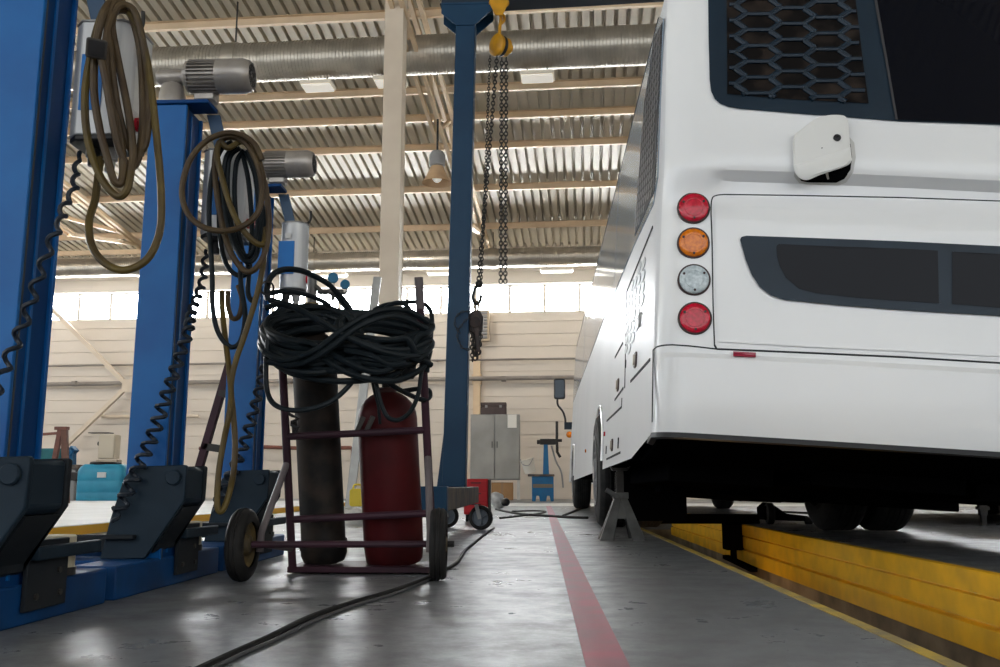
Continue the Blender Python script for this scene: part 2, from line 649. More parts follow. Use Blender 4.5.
MB().lathe((0, 0, 0), Z_, [(.0, .26), (.02, .25), (.10, .19), (.22, .14), (.29, .11), (.29, .10), (.22, .125), (.1, .175), (.02, .235), (.0, .245)], 28, False).build('lamp_shade', mat('lamp_bell', (.62, .43, .26), .4, col2=(.5, .33, .2), scale=4), t)
MB().lathe((0, 0, .29), Z_, [(0, .10), (.02, .135), (.2, .14), (.27, .10), (.28, .04)], 20).build('ballast_housing', c_grey, t)
MB().cyl((0, 0, .57), (0, 0, 1.15), .018, n=8).build('rod', c_dark, t)
MB().ball((0, 0, .13), .095, 16, 10, (1, 1, 1.3)).build('bulb', glow('lamp_bulb', (1, .95, .85), .35), t)

# the hall's other walls: boarded below, with a band of openings above
def boarded(name, lo, hi, axis, z1, inner):
    b = MB()
    b.box(lo, (hi[0], hi[1], z1))
    z = 0
    while z < z1-.3:
        if axis == 'x':
            b.box((lo[0], inner-.03, z), (hi[0], inner+.03, z+.32))
        else:
            b.box((inner-.03, lo[1], z), (inner+.03, hi[1], z+.32))
        z += .335
    o = struct(b.build(name, c_cream, smooth=False))
    o.rotation_euler.z = BR
boarded('wall_right', (15.0, -12, 0), (15.25, YW+.2, 0), 'y', 6.4, 15.0)
boarded('wall_left', (-19.25, -12, 0), (-19.0, YW+.2, 0), 'y', 2.3, -19.0)
boarded('wall_back', (-19, -12.25, 0), (15, -12.0, 0), 'x', 1.9, -12.0)

# ================================================================== THE BUS
BL, BW, BH = 12.5, 2.5, 2.50
ROLL, BPITCH = R(3.8), R(-.5)
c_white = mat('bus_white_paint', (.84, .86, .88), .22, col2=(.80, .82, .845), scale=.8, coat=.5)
c_whites = mat('bus_side_white_dimmed', (.62, .64, .665), .40, col2=(.58, .60, .625), scale=.8, spec=.15)
c_bluedark = mat('slate_blue_trim', (.009, .024, .043), .4, col2=(.007, .019, .035), scale=3, spec=.3)
c_glass = mat('dark_bus_glass', (.003, .004, .008), .05, col2=(.003, .004, .008), scale=1.5, spec=.12)
c_sglass = mat('side_window_glass', (.34, .42, .50), .10, col2=(.20, .25, .31), scale=1.2, spec=.45, stretch=(1, 6, .3))  # grey-blue streaks in the colour stand in for blurred reflections
c_seam = mat('panel_gap', (.03, .035, .04), .8)
c_under = mat('underbody_black', (.0035, .0035, .004), 1.0, spec=0)
BM_ = Matrix.Translation((.502, 4.06, .597)) @ Matrix.Rotation(ROLL, 4, 'Y') @ Matrix.Rotation(BPITCH, 4, 'X')
BI_ = BM_.inverted()
def bw(u, v, w): return BM_ @ V((u, v, w))

AX_R, AX_F = 4.0, 10.35                                  # axle positions along the bus
def wb(v):                                               # lower edge of the side: tail kick-up and the two wheel arches
    z = 0.0 if v < .02 else (-.085*min(1, v/1.0))
    for ax in (AX_R, AX_F):
        d = abs(v-ax)
        if d < .66:
            z = max(z, .46*math.sqrt(max(0, 1-(d/.66)**2))-.0)
            z = max(z, -.06)
    return z

def rearprof(w):                                         # how far the tail leans or steps (towards the front = +)
    pts = [(-.1, .02), (.0, .0), (.05, -.012), (.33, -.015), (.352, -.012), (.36, .012), (.372, .012), (1.0, .045), (1.06, .060), (1.13, .066), (1.185, .058), (1.222, .004), (1.26, -.006), (1.5, .03), (2.2, .16), (2.5, .26)]
    for i in range(len(pts)-1):
        if w <= pts[i+1][0]:
            a, c = pts[i], pts[i+1]
            t = (w-a[0])/(c[0]-a[0])
            return a[1]+(c[1]-a[1])*max(0, t)
    return pts[-1][1]

def smooth01(t):
    t = max(0, min(1, t))
    return t*t*(3-2*t)

def plan(half_n=1):                                      # half outline of the bus in plan: rear centre -> left side -> front centre
    out = []
    for u in (1.25, 1.1, .95, .8, .65, .55, .48, .42, .37, .33, .29, .26, .24, .22, .20, .18):
        out.append((u, None))
    r = .17
    for k in range(1, 9):
        a = PI/2*k/8
        out.append((r-r*math.sin(a), r-r*math.cos(a)))
    v = .17
    vs = [.25, .4, .6, .8, 1.0, 1.3, 1.6, 2.0, 2.5, 3.0]
    for ax in (AX_R, AX_F):
        vs += [ax-.66*math.cos(PI*k/20) for k in range(21)]
        vs += [ax-.661, ax+.661]
    vs += [5.2, 6, 7, 8, 9, 11.2, 11.6, 12.0]
    for v in sorted(set(vs)):
        out.append((0, v))
    r = .42
    for k in range(1, 9):
        a = PI/2*k/8
        out.append((r-r*math.cos(a), BL-r+r*math.sin(a)))
    for u in (.6, .9, 1.25):
        out.append((u, BL))
    return out
PL = plan()
WLEV = [.36, .372, .5, .7, .85, 1.0, 1.03, 1.06, 1.09, 1.13, 1.16, 1.185, 1.195, 1.205, 1.215, 1.222, 1.235, 1.26, 1.35, 1.5, 1.75, 1.9, 2.0, 2.1, 2.2, 2.29, 2.37, 2.43, 2.47, 2.5]
def roofin(w):                                           # inset of the side as it turns into the roof
    if w < 2.2:
        return 0.0
    t = min(1, (w-2.2)/.30)
    return .30*(1-math.sqrt(max(0, 1-t*t)))

def bpoint(i, w):
    u, v = PL[i]
    bow = 0
    if v is None:
        bow = -.035*(1-((1.25-u)/1.07)**2)
        v_ = bow
        fade = 1.0
    else:
        v_ = v
        fade = max(0.0, 1-v/.9) if u < .17 and v < .9 else 0.0
    dr = rearprof(w)
    if .9 < w < 1.265:                                    # the ledge over the engine lid fades out at the corner
        base = .03
        k = smooth01((u-.17)/.16) if PL[i][1] is None else 0.0
        dr = base*0+(.012+.026*(w-.372)/.7 if w < 1.07 else .038-.044*smooth01((w-1.07)/.19))*(1-k)+dr*k
    v_ += dr*fade
    ins = roofin(w)
    cu, cv = 1.25, BL/2
    if ins:
        du, dv = cu-u, cv-v_
        v2 = v_ + (ins*.8 if v_ < .2 else (-ins if v_ > BL-.45 else 0))
        u2 = u + ins*(1 if u < .3 else max(0, (1.25-u)/1.25*.4))
        return u2, v2
    return u, v_
rows = []
levels = 5+len(WLEV)
for j in range(levels):
    row = []
    for i in range(len(PL)):
        u, v = PL[i]
        w0 = wb(v) if (v is not None and u < .17) else 0.0
        if u >= .17 and v is not None and v > 6:
            w0 = -.085
        if v is not None and u < .17 and v < .17:
            w0 = 0.0
        if j < 5:
            w_ = w0+(.36-w0)*(0, .12, .35, .7, .93)[j] if w0 < .30 else w0+(.36-w0)*0 if False else w0+(max(.36, w0)-w0)*(0, .12, .35, .7, .93)[j]
        else:
            w_ = max(WLEV[j-5], w0) if WLEV[j-5] < .5 else WLEV[j-5]
        uu, vv = bpoint(i, w_)
        row.append(V((uu, vv, w_)))
    rows.append(row)
full = []
for row in rows:
    full.append([p.copy() for p in row[::-1]] + [V((BW-p.x, p.y, p.z)) for p in row[1:]])
# order: front centre(left) ... rear centre ... front centre(right)
b = MB().grid([[BM_ @ p for p in r_] for r_ in full])
nt0 = len(full[0])
top = full[-1]
h_ = nt0//2
cap = []
for i in range(h_+1):
    cap.append([BM_ @ top[i], BM_ @ ((top[i]+top[nt0-1-i])/2+V((0, 0, .05))), BM_ @ top[nt0-1-i]])
b.grid(cap)
BVH_V = [V(p) for p in b.v]
BVH = BVHTree.FromPolygons(BVH_V, b.f)

bus = thing('coach_bus', (1.75, 9, 0), 'large white coach bus parked on the right, seen from its rear corner', 'bus')
def bchild(b_, name, m, parent=None, **k):               # vertices are in world space: move them into the frame of the bus Empty
    o = bus.location
    b_.v = [tuple(V(p)-o) for p in b_.v]
    return b_.build(name, m, bus if parent is None else parent, **k)
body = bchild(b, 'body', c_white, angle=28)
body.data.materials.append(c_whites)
for pl in body.data.polygons:                            # side panels: same white, colour darkened and dulled against the strong window light
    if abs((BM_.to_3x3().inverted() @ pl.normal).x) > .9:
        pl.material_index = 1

def hit(px, py, off=0.0):
    d = ray(px, py).normalized()
    loc, nor, idx, dist = BVH.ray_cast(EYE, d)
    if loc is None:
        return None, None
    if nor.dot(d) > 0:
        nor = -nor
    return loc+nor*off, nor
def hp(px, py, off=0.0): return hit(px, py, off)[0]

# side features in side coordinates: v along the bus, w up, off = how far proud
def sv(px, py):                                          # where a sight line meets the side plane
    o = BI_ @ EYE
    d = BI_.to_3x3() @ ray(px, py)
    t = -o.x/d.x
    p = o+d*t
    return p.y, p.z
def side(v, w, off=0.0): return BM_ @ V((-off, v, w))
def sprism(poly, th, off0=0.0, bb=None):
    bb = bb or MB()
    vs = [side(p[0], p[1], off0) for p in poly]
    ws = [side(p[0], p[1], off0+th) for p in poly]
    n = len(poly)
    return bb.add(vs+ws, [tuple(range(n)), tuple(range(2*n-1, n-1, -1))]+[(i, n+i, n+(i+1) % n, (i+1) % n) for i in range(n)])
def sline(pts, wd=.012, bb=None, off=.002):
    bb = bb or MB()
    for a, c in zip(pts[:-1], pts[1:]):
        A, C = side(a[0], a[1], off), side(c[0], c[1], off)
        bb.bar(A, C, wd, .004, BM_.to_3x3() @ V((-1, 0, 0)))
    return bb

# patches that follow the tail: rows of sight lines define the outline, the patch lies on the panel
def patch(poly, off, th=.004, ny=26, nx=26, inset=None):
    ys = sorted(p[1] for p in poly)
    y0, y1 = ys[0], ys[-1]
    Ys = sorted(set([y0+(y1-y0)*(i+.001)/(ny+.002) for i in range(ny+1)]+[min(max(y, y0+.01), y1-.01) for y in ys]))
    n = len(poly)
    rws = []
    for y in Ys:
        xs = []
        for i in range(n):
            a, c = poly[i], poly[(i+1) % n]
            if (a[1] <= y < c[1]) or (c[1] <= y < a[1]):
                xs.append(a[0]+(c[0]-a[0])*(y-a[1])/(c[1]-a[1]))
        if len(xs) < 2:
            continue
        xa, xb = min(xs), max(xs)
        r_ = []
        for k in range(nx+1):
            p = hp(xa+(xb-xa)*k/nx, y, off)
            if p is None:
                r_ = None
                break
            r_.append(p)
        if r_:
            rws.append(r_)
    bb = MB().grid(rws)
    # rim down to the panel
    ring = rws[0][:]+[r_[-1] for r_ in rws[1:]]+rws[-1][-2::-1]+[r_[0] for r_ in rws[-2:0:-1]]
    inn = []
    for p in ring:
        d = (p-EYE).normalized()
        inn.append(p+d*(th+off if th else off))
    bb.grid([ring, inn], closed=True)
    return bb

def groove(pts, r=.004, off=.0005, n=6):
    q = []
    for a, c in zip(pts[:-1], pts[1:]):
        for k in range(6):
            p = hp(a[0]+(c[0]-a[0])*k/6, a[1]+(c[1]-a[1])*k/6, off)
            if p is not None:
                q.append(p)
    p = hp(*pts[-1], off)
    if p is not None:
        q.append(p)
    return MB().tube(q, r, n)

def crv(pts, n=6, closed=False):
    return [(p.x, p.y) for p in spline([(a, c, 0) for a, c in pts], n, closed)]

# --- tail: seams
g = groove(crv([(714.5, 345), (713, 300), (712, 240), (711, 212), (712, 199), (716, 195.5), (724, 194.5)])+[(800, 195.5), (900, 197.5), (1000, 201), (1150, 210)], .003)
g2 = groove([(714.5, 345), (716.5, 349), (800, 352.5), (900, 357), (1000, 363), (1120, 371)], .0045)
g.add(g2.v, g2.f)
g2 = groove(crv([(653.5, 350), (657, 347), (664, 345.3), (672, 344.8)])+[(690, 346), (716, 349)], .0035)
g.add(g2.v, g2.f)
bchild(g, 'panel_gap', c_seam)
# --- tail: engine lid, slightly proud
lid = crv([(718, 342), (716, 300), (715, 240), (714.5, 212), (716, 200), (722, 197.5)], 5)+[(800, 198.5), (900, 200.5), (1000, 204), (1100, 209), (1105, 300), (1105, 364), (1000, 357), (900, 351.5), (800, 347)]
bchild(patch(lid, .008, .01, 30, 40), 'engine_lid', c_white, angle=50)
# --- tail: upper window panel with hexagon grille and dark glass
wp = [(712, -34), (707.5, -28), (708, 0), (708.5, 40), (709.5, 80), (711, 92), (714.5, 99.5), (720, 104.5), (728, 107.5), (740, 109.5), (800, 114.5), (900, 122), (1000, 125.5), (1110, 131), (1116, -8), (1108, -16), (920, -29)]
win = bchild(patch(wp, .006, .008, 40, 40), 'rear_window_panel', c_bluedark, angle=50)
gp = [(872, -28), (875.5, 0), (886, 60), (897, 121), (1000, 124.5), (1090, 129), (1100, -12), (920, -25)]
bchild(patch(gp, .0115, .004, 34, 30), 'rear_window', c_glass, win, angle=50)
st = [(870, -27), (873, 0), (884, 60), (894.5, 121), (897, 121.5), (886.5, 60), (876, 0), (873, -27)]
bchild(patch(st, .012, .004, 30, 3), 'glass_edge_strip', mat('strip_grey', (.045, .045, .05), .5), win)
hx = [(726, -26), (726.5, 0), (727, 95), (760, 98), (800, 101), (868, 104.5), (862, 60), (855, 0), (852, -23)]
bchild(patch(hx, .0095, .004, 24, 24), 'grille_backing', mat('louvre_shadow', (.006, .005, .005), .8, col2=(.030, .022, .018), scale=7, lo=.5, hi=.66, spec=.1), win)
b = MB()
def inpoly(x, y, poly):
    c = False
    for i in range(len(poly)):
        (x1, y1), (x2, y2) = poly[i], poly[i-1]
        if (y1 > y) != (y2 > y) and x < (x2-x1)*(y-y1)/(y2-y1)+x1:
            c = not c
    return c
rowp, colp = 15.8, 34.4
segs = set()
for i in range(-1, 6):
    for j in range(-6, 9):
        cx = 757.5+colp*(i-0)+0.0
        cy = 87-rowp*(6-j)+(7.9 if i % 2 else 0)+.05*(cx-757)
        hw, pt, hh = 11.3, 5.95, 7.9
        P6 = [(cx-hw, cy-hh), (cx+hw, cy-hh), (cx+hw+2*pt-.05, cy), (cx+hw, cy+hh), (cx-hw, cy+hh), (cx-hw-2*pt+.05, cy)]
        for k in range(6):
            a, c = P6[k], P6[(k+1) % 6]
            key = tuple(sorted(((round(a[0]/3), round(a[1]/3)), (round(c[0]/3), round(c[1]/3)))))
            if key in segs:
                continue
            segs.add(key)
            q = []
            for m_ in range(9):
                x, y = a[0]+(c[0]-a[0])*m_/8, a[1]+(c[1]-a[1])*m_/8
                if inpoly(x, y, hx):
                    p = hp(x, y, .012)
                    if p is not None:
                        q.append(p)
            if len(q) > 1:
                b.tube(q, .0112, 6)
hexo = bchild(b, 'hexagon_grille', c_bluedark, win)
# --- tail: low strip window
so = crv([(739.5, 241), (741, 238.2), (746, 237)], 3)+[(800, 238.8), (900, 242.5), (1000, 247.5), (1110, 254), (1125, 290), (1112, 324), (1000, 317), (940, 313.5), (892, 310.5), (840, 306.5), (784, 301), (770, 296.5), (759, 288), (751, 276), (745, 261)]
low = bchild(patch(so, .018, .012, 30, 44), 'strip_window_frame', c_bluedark, angle=50)
gi = crv([(776, 258), (775.6, 248), (778, 245.4)], 3)+[(840, 248), (900, 250), (936, 252), (937, 304.5), (890, 301.5), (856, 299), (815, 294.5), (798, 290), (785, 279), (779, 268)]
bchild(patch(gi, .0205, .003, 26, 26), 'strip_window_pane', c_glass, low, angle=50)
gi = [(950, 253), (1000, 255.5), (1088, 260), (1094, 285), (1086, 316), (1000, 309), (950, 305.2)]
bchild(patch(gi, .0205, .003, 24, 24), 'strip_window_pane', c_glass, low, angle=50)
# --- tail: reflector
bchild(patch([(733, 351.6), (755.5, 352.8), (755.5, 358.6), (733, 357.6)], .008, .006, 4, 6), 'reflector', mat('reflector_red', (.30, .02, .05), .3, coat=.5))
# --- tail lamps
c_red = mat('red_lens', (.62, .003, .035), .15, col2=(.42, .002, .02), scale=60, coat=.35, spec=.3)
c_ora = mat('amber_lens', (.78, .22, .004), .15, col2=(.60, .14, .002), scale=60, coat=.35, spec=.3)
c_clr = mat('clear_lens', (.60, .68, .72), .15, col2=(.38, .46, .50), scale=60, coat=.4)
c_lring = mat('lamp_rim', (.05, .03, .03), .5)
def lamp(px, py, r, m, nm):
    c, n = hit(px, py)
    k = r*(c.y*1.0)/F*1.015
    def loc(b_): return bchild(b_, nm, m)
    b = MB().lathe(c, n, [(-.01, k*.98), (.010, k*.98), (.016, k*.95), (.020, k*.86), (.020, k*.62), (.0225, k*.61), (.0225, k*.57), (.020, k*.56), (.021, k*.3), (.0215, .0)], 36, False)
    L = bchild(b, nm, m)
    bchild(MB().lathe(c, n, [(-.01, k*1.09), (.006, k*1.09), (.009, k*1.04), (.009, k*.97)], 36, False), 'lamp_rim', c_lring, L)
    t = n.cross(Z_).normalized()
    q = n.cross(t)
    for a in (-150, -30, 90):
        d = (t*math.cos(R(a))+q*math.sin(R(a)))*k*.76
        bchild(MB().cyl(c+d+n*.015, c+d+n*.0235, k*.085, n=10), 'screw', c_lring, L)
    return L
lamp(693.5, 208.3, 15.2, c_red, 'tail_lamp')['label'] = 'round red upper tail lamp'
lamp(693.3, 243.2, 14.9, c_ora, 'indicator_lamp')['label'] = 'round amber indicator lamp'
lamp(694, 280, 15.0, c_clr, 'reversing_lamp')['label'] = 'round clear reversing lamp'
lamp(694.8, 318.5, 15.4, c_red, 'tail_lamp')['label'] = 'round red lower tail lamp'
# --- flap standing open over its recess
b = patch([(p[0], p[1]) for p in [(794, 150), (794, 176), (799, 182.5), (806, 184.5), (838, 185), (846, 182), (853, 172), (855.5, 158), (854, 143), (848, 136), (840, 130), (800, 135)]], .004, .004, 16, 16)
bchild(b, 'flap_recess', mat('recess_edge', (.60, .61, .60), .4))
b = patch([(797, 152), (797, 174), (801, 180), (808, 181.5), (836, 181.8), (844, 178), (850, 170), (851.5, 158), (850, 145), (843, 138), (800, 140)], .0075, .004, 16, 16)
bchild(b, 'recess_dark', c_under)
flp = crv([(793.5, 140), (796, 133.5), (804, 127), (816, 118.5), (828, 115.2), (840, 115), (846, 117), (848.5, 124), (849.5, 138), (851, 154), (851.5, 160), (849, 164.5), (840, 168.5), (820, 175), (808, 180), (801, 179), (796, 174), (793.5, 166)], 4, True)
cc, nn = hit(822, 148)
def flp_pt(x, y, lift):
    # the flap is hinged low: its top edge leans out towards the viewer
    base = cc+nn*(.03+lift+.035*(165-y)/50)
    d = ray(x, y)
    k = (base-EYE).dot(nn)/d.dot(nn)
    return EYE+d*k
cxf, cyf = 822, 148
def ringf(s_, lift): return [flp_pt(cxf+(p[0]-cxf)*s_, cyf+(p[1]-cyf)*s_, lift) for p in flp]
rws = [ringf(.02, .0), ringf(.5, .0), ringf(.94, .0), ringf(1.0, -.006), ringf(1.0, -.016), ringf(.95, -.02), ringf(.02, -.02)]
fl = bchild(MB().grid(rws, closed=True), 'flap', mat('flap_white', (.74, .75, .74), .35))
rim = [(793.5, 165), (796, 174), (801, 179), (808, 180), (820, 175), (840, 168.5), (849, 164.5), (852, 160), (850.5, 147), (838, 151.5), (815, 158.5)]
rws = [[flp_pt(p[0], p[1], .001) for p in rim], [flp_pt(822+(p[0]-822)*.9, 165+(p[1]-165)*.75, .008) for p in rim], [flp_pt(822+(p[0]-822)*.05, 165+(p[1]-165)*.05, .008) for p in rim]]
bchild(MB().grid(rws, closed=True), 'flap_lip', mat('flap_white', (.74, .75, .74), .35), fl)
c0 = flp_pt(837, 138, 0)
bchild(MB().lathe(c0, nn, [(0, .017), (.006, .017), (.009, .012), (.009, .004), (.004, .003)], 18), 'flap_lock', c_blackp, fl)
p0, p1 = hp(828, 178, .004), flp_pt(826, 170, -.02)
bchild(MB().tube([p0, p1], .006, 8), 'flap_hinge', c_galv, fl)

# --- black lip under the bumper, the underbody and running gear
b = MB()
rw = []
for i in range(nt0):
    p = full[0][i]
    if p.y < .35:
        q = 1.25+(p.x-1.25)*.975
        rw.append([BM_ @ V((p.x, p.y+.003, p.z+.004)), BM_ @ V((p.x, p.y+.003, p.z-.022)), BM_ @ V((q, p.y+.05, p.z-.026)), BM_ @ V((q, p.y+.06, p.z+.05))])
b.grid(rw)
bchild(b, 'bumper_lip', mat('lip_grey', (.03, .032, .036), .5))
b = MB()
def ubox(u0, v0, w0, u1, v1, w1):
    b.box((u0, v0, w0), (u1, v1, w1), BM_)
b.add([BM_ @ V(p) for p in [(.05, .06, -.015), (2.45, .06, -.015), (2.45, 1.0, -.10), (.05, 1.0, -.10), (.05, .06, .3), (2.45, .06, .3), (2.45, 1.0, .3), (.05, 1.0, .3)]], [(3, 2, 1, 0), (4, 5, 6, 7), (0, 1, 5, 4), (1, 2, 6, 5), (2, 3, 7, 6), (3, 0, 4, 7)])
ubox(.04, 1.0, -.08, 2.46, AX_R-.72, .3)
ubox(.72, AX_R-.72, -.05, 1.78, AX_R+.72, .45)
ubox(.04, AX_R+.72, -.06, 2.46, AX_F-.72, .3)
ubox(.62, AX_F-.72, -.05, 1.88, AX_F+.72, .45)
ubox(.04, AX_F+.72, -.06, 2.46, BL-.3, .3)
ubox(.03, AX_R-.7, .3, 2.47, AX_R+.7, .62)
ubox(.03, AX_F-.7, .3, 2.47, AX_F+.7, .62)
# engine sump, cross members and tanks hanging below
ubox(.95, .9, -.17, 1.75, 2.6, -.05)
ubox(.22, 1.1, -.19, .80, 3.3, -.05)
ubox(1.85, 1.0, -.19, 2.40, 2.2, -.05)
ubox(.35, 2.5, -.24, 2.42, 2.75, -.03)
ubox(.62, 2.75, -.20, 1.7, 3.3, -.03)
ubox(.9, 5.2, -.24, 1.9, 7.2, -.03)
ubox(2.0, 5.6, -.22, 2.4, 8.2, -.03)
bchild(b, 'underbody', c_under, bevel=.01)
# axle tubes
b = MB().tube([(.75, 4.06+AX_R, .50), (2.75, 4.06+AX_R, .42)], .09, 12)
b.ball((1.72, 4.06+AX_R, .46), .24, 14, 10)
bchild(b, 'axle', c_under)
# wheels
c_tyre = mat('tyre_rubber', (.013, .014, .015), .7, col2=(.026, .026, .026), scale=12, spec=.25)
c_rim = mat('wheel_steel', (.30, .31, .33), .4, .4)
def wheel(x0, x1, Y, rad, out=-1):
    cz = rad+.002
    wd = x1-x0
    prof = [(0, rad*.60), (.012, rad*.66), (.008, rad*.82), (.02, rad*.93), (.045, rad*.985), (.06, rad)]
    n_ = 5
    for i in range(n_):
        a = .06+(wd-.12)*i/n_
        e = (wd-.12)/n_
        prof += [(a+e*.15, rad), (a+e*.85, rad), (a+e*.88, rad-.012), (a+e*1.0, rad-.012)]
    prof += [(wd-.06, rad), (wd-.045, rad*.985), (wd-.02, rad*.93), (wd-.008, rad*.82), (wd-.012, rad*.66), (wd, rad*.60)]
    t = bchild(MB().lathe((x0, Y, cz), X_, prof, 48, False), 'wheel', c_tyre, angle=25)
    hb = MB()
    if out < 0:
        hb.lathe((x0, Y, cz), X_, [(.0, rad*.62), (.0, rad*.56), (.05, rad*.54), (.09, rad*.40), (.05, rad*.36), (.02, rad*.2), (-.01, rad*.18), (-.01, 0)], 32, False)
        for k in range(10):
            a = 2*PI*k/10
            hb.cyl((x0+.04, Y+math.cos(a)*rad*.3, cz+math.sin(a)*rad*.3), (x0+.0, Y+math.cos(a)*rad*.3, cz+math.sin(a)*rad*.3), .016, n=8)
    else:
        hb.lathe((x1, Y, cz), -X_, [(.0, rad*.62), (.0, rad*.56), (.1, rad*.5), (.12, 0)], 32, False)
    bchild(hb, 'wheel_rim', c_rim, t)
    return t
wheel(.47, .76, 4.06+AX_R, .485)
wheel(2.20, 2.52, 4.06+AX_R-.5, .485, 1)
wheel(2.56, 2.88, 4.06+AX_R-.5, .485, 1)
wheel(.79, 1.05, 4.06+AX_R, .485, 1)
wheel(.49, .77, 4.06+AX_F, .485)
wheel(2.66, 2.94, 4.06+AX_F, .485, 1)
# mud flaps
b = MB().box((2.42, 4.06+AX_R-1.12, .20), (2.80, 4.06+AX_R-1.10, .55))
bchild(b, 'mud_flap', c_under, bevel=.004)
b = MB().box((.56, 4.06+AX_R-.70, .08), (1.15, 4.06+AX_R-.68, .5))
bchild(b, 'mud_flap', c_under, bevel=.004)

# dark gutter strip along the roof edge
b = MB().tube([side_p for side_p in [BM_ @ V((.012, v_, 2.24)) for v_ in (.5, 2, 4, 6, 8, 10, 11.6)]], .018, 8)
bchild(b, 'roof_edge_strip', c_seam)
# --- left side: glazing band, louvre film, panels, vents, latches
v0, w0 = sv(654, 207)
v1, w1 = sv(634, 245)
v2, w2 = sv(597, 352)
GB = 1.24
poly = [(.36, 1.16), (1.4, 1.22), (4.2, 1.29), (BL-.55, 1.30), (BL-.40, 1.5), (BL-.62, 2.21), (.42, 2.21), (.24, 2.1), (.22, 1.25)]
sg = bchild(sprism(poly, .006), 'side_window_band', c_sglass)
for v in (2.9, 5.4, 8.2):
    bchild(sline([(v, 1.32), (v, 2.2)], .03, None, .005), 'window_joint', mat('joint_grey', (.12, .14, .17), .3), sg)
fp = [(.30, 1.21), (1.28, 1.26), (1.12, 1.75), (1.02, 2.0), (.62, 2.19), (.24, 2.08)]
bchild(sprism(fp, .003, .006), 'louvre_film', mat('film_dark', (.035, .04, .05), .45, col2=(.02, .024, .03), scale=6, spec=.2), sg)
b = MB()
for i in range(9):
    for j in range(20):
        v = .32+i*.115
        w = 1.22+j*.05+(.025 if i % 2 else 0)
        if inpoly(v-.05, w, fp) and inpoly(v+.05, w, fp) and inpoly(v, w+.022, fp) and inpoly(v, w-.022, fp):
            sprism([(v-.052, w), (v-.026, w-.019), (v+.026, w-.019), (v+.052, w), (v+.026, w+.019), (v-.026, w+.019)], .002, .009, b)
bchild(b, 'film_pattern', mat('film_light', (.10, .11, .13), .3), sg)

b = MB()
def seam(*px): sline([sv(*p) for p in px], .014, b)
seam((653, 227), (627.5, 290.5))
seam((653.5, 350), (652.6, 422))
seam((650.4, 359.5), (630.9, 381.5))
seam((623, 343), (615.2, 357.5))
seam((623.5, 388), (615, 400))
seam((622.2, 398), (621.8, 407), (607, 421))
seam((620.5, 452.5), (606.7, 459.3))
seam((627, 291), (626, 340), (625, 388))
bchild(b, 'side_panel_gap', c_seam)
# hexagon air vents in the engine side door
vA, wA = sv(644.5, 262)
vB, wB = sv(626.8, 352)
b = MB()
sil = mat('vent_grey', (.36, .39, .42), .4)
vp = [(.55, 1.01), (1.78, 1.01), (1.78, .64), (1.42, .50), (.55, .70)]
for i in range(5):
    for j in range(9):
        v = .74+i*.215
        w = .55+j*.066+(.033 if i % 2 else 0)
        if inpoly(v, w, vp) and inpoly(v, w+.03, vp) and inpoly(v, w-.03, vp):
            sprism([(v-.10, w), (v-.055, w-.026), (v+.055, w-.026), (v+.10, w), (v+.055, w+.026), (v-.055, w+.026)], .004, .0, b)
bchild(b, 'air_vent', sil)
# latches, hooks, marker lamps
def latch(px, py, lv, lw, name, m, th=.012, rr=.3):
    v, w = sv(px, py)
    r_ = min(lv, lw)*rr
    return bchild(sprism(rounded(v-lv/2, w-lw/2, v+lv/2, w+lw/2, r_, 3), th), name, m)
for (px, py, s_) in ((636, 360, 1), (618.5, 385, 1), (612.5, 445, 1)):
    L = latch(px, py, .11*s_, .085*s_, 'door_latch', c_lring, .008)
    v, w = sv(px, py)
    bchild(sprism(rounded(v-.022, w-.03, v+.022, w+.03, .01, 3), .01, .008), 'latch_paddle', c_galv, L)
for (px, py, lv, lw) in ((606.5, 450, .03, .06), (618.6, 443, .03, .07), (626, 364, .04, .05)):
    latch(px, py, lv, lw, 'hinge', c_seam, .006)
v, w = sv(641.5, 320)
pts = [side(v-.03, w+.03, .0), side(v-.03, w+.025, .010), side(v-.03, w-.015, .011), side(v+.0, w-.03, .010), side(v+.04, w-.025, .006)]
bchild(MB().tube(spline(pts, 5), .007, 8), 'grab_hook', c_grey)
for (px, py) in ((605, 434), (586, 451), (574.5, 462)):
    latch(px, py, .07, .035, 'side_marker_lamp', c_ora if px < 600 else c_red, .012)
# fender lips round the wheel arches
for ax in (AX_R, AX_F):
    q = []
    for k in range(25):
        a = PI*(.02+.96*k/24)
        q.append(side(ax-.675*math.cos(a), -.085*.0+.475*math.sin(a)-.05*(1-math.sin(a)), .004))
    bchild(MB().tube(q, .016, 8), 'arch_lip', c_white)
# front mirror on its arm
m0 = at(559.5, 389, 16.9)
b = MB().prism(rounded(-.105, -.19, .105, .19, .04), m0+V((0, .05, 0)), X_, Z_, -Y_, .10)
mi = bchild(b, 'wing_mirror', c_blackp, bevel=.01)
b = MB().prism(rounded(-.085, -.165, .085, .165, .03), m0+V((0, -.05, 0)), X_, Z_, -Y_, .004)
bchild(b, 'mirror_glass', mat('mirror_glass', (.03, .034, .038), .03, 1.0), mi)
b = MB().tube(spline([m0+V((-.04, 0, -.18)), m0+V((-.03, 0, -.30)), m0+V((.06, 0, -.42)), m0+V((.10, 0, -.55)), m0+V((.12, 0, -.68)), m0+V((.26, .0, -.72))], 5), .02, 8)
bchild(b, 'mirror_arm', c_blackp, mi)
b = MB().box(tuple(m0+V((.08, -.06, -.75))), tuple(m0+V((.26, .06, -.62))))
bchild(b, 'mirror_bracket', c_bluedark, mi)
b = MB().ball(m0+V((.17, -.1, -.85)), .06, 12, 8, (1, 1, 1))
bchild(b, 'front_indicator', c_ora)

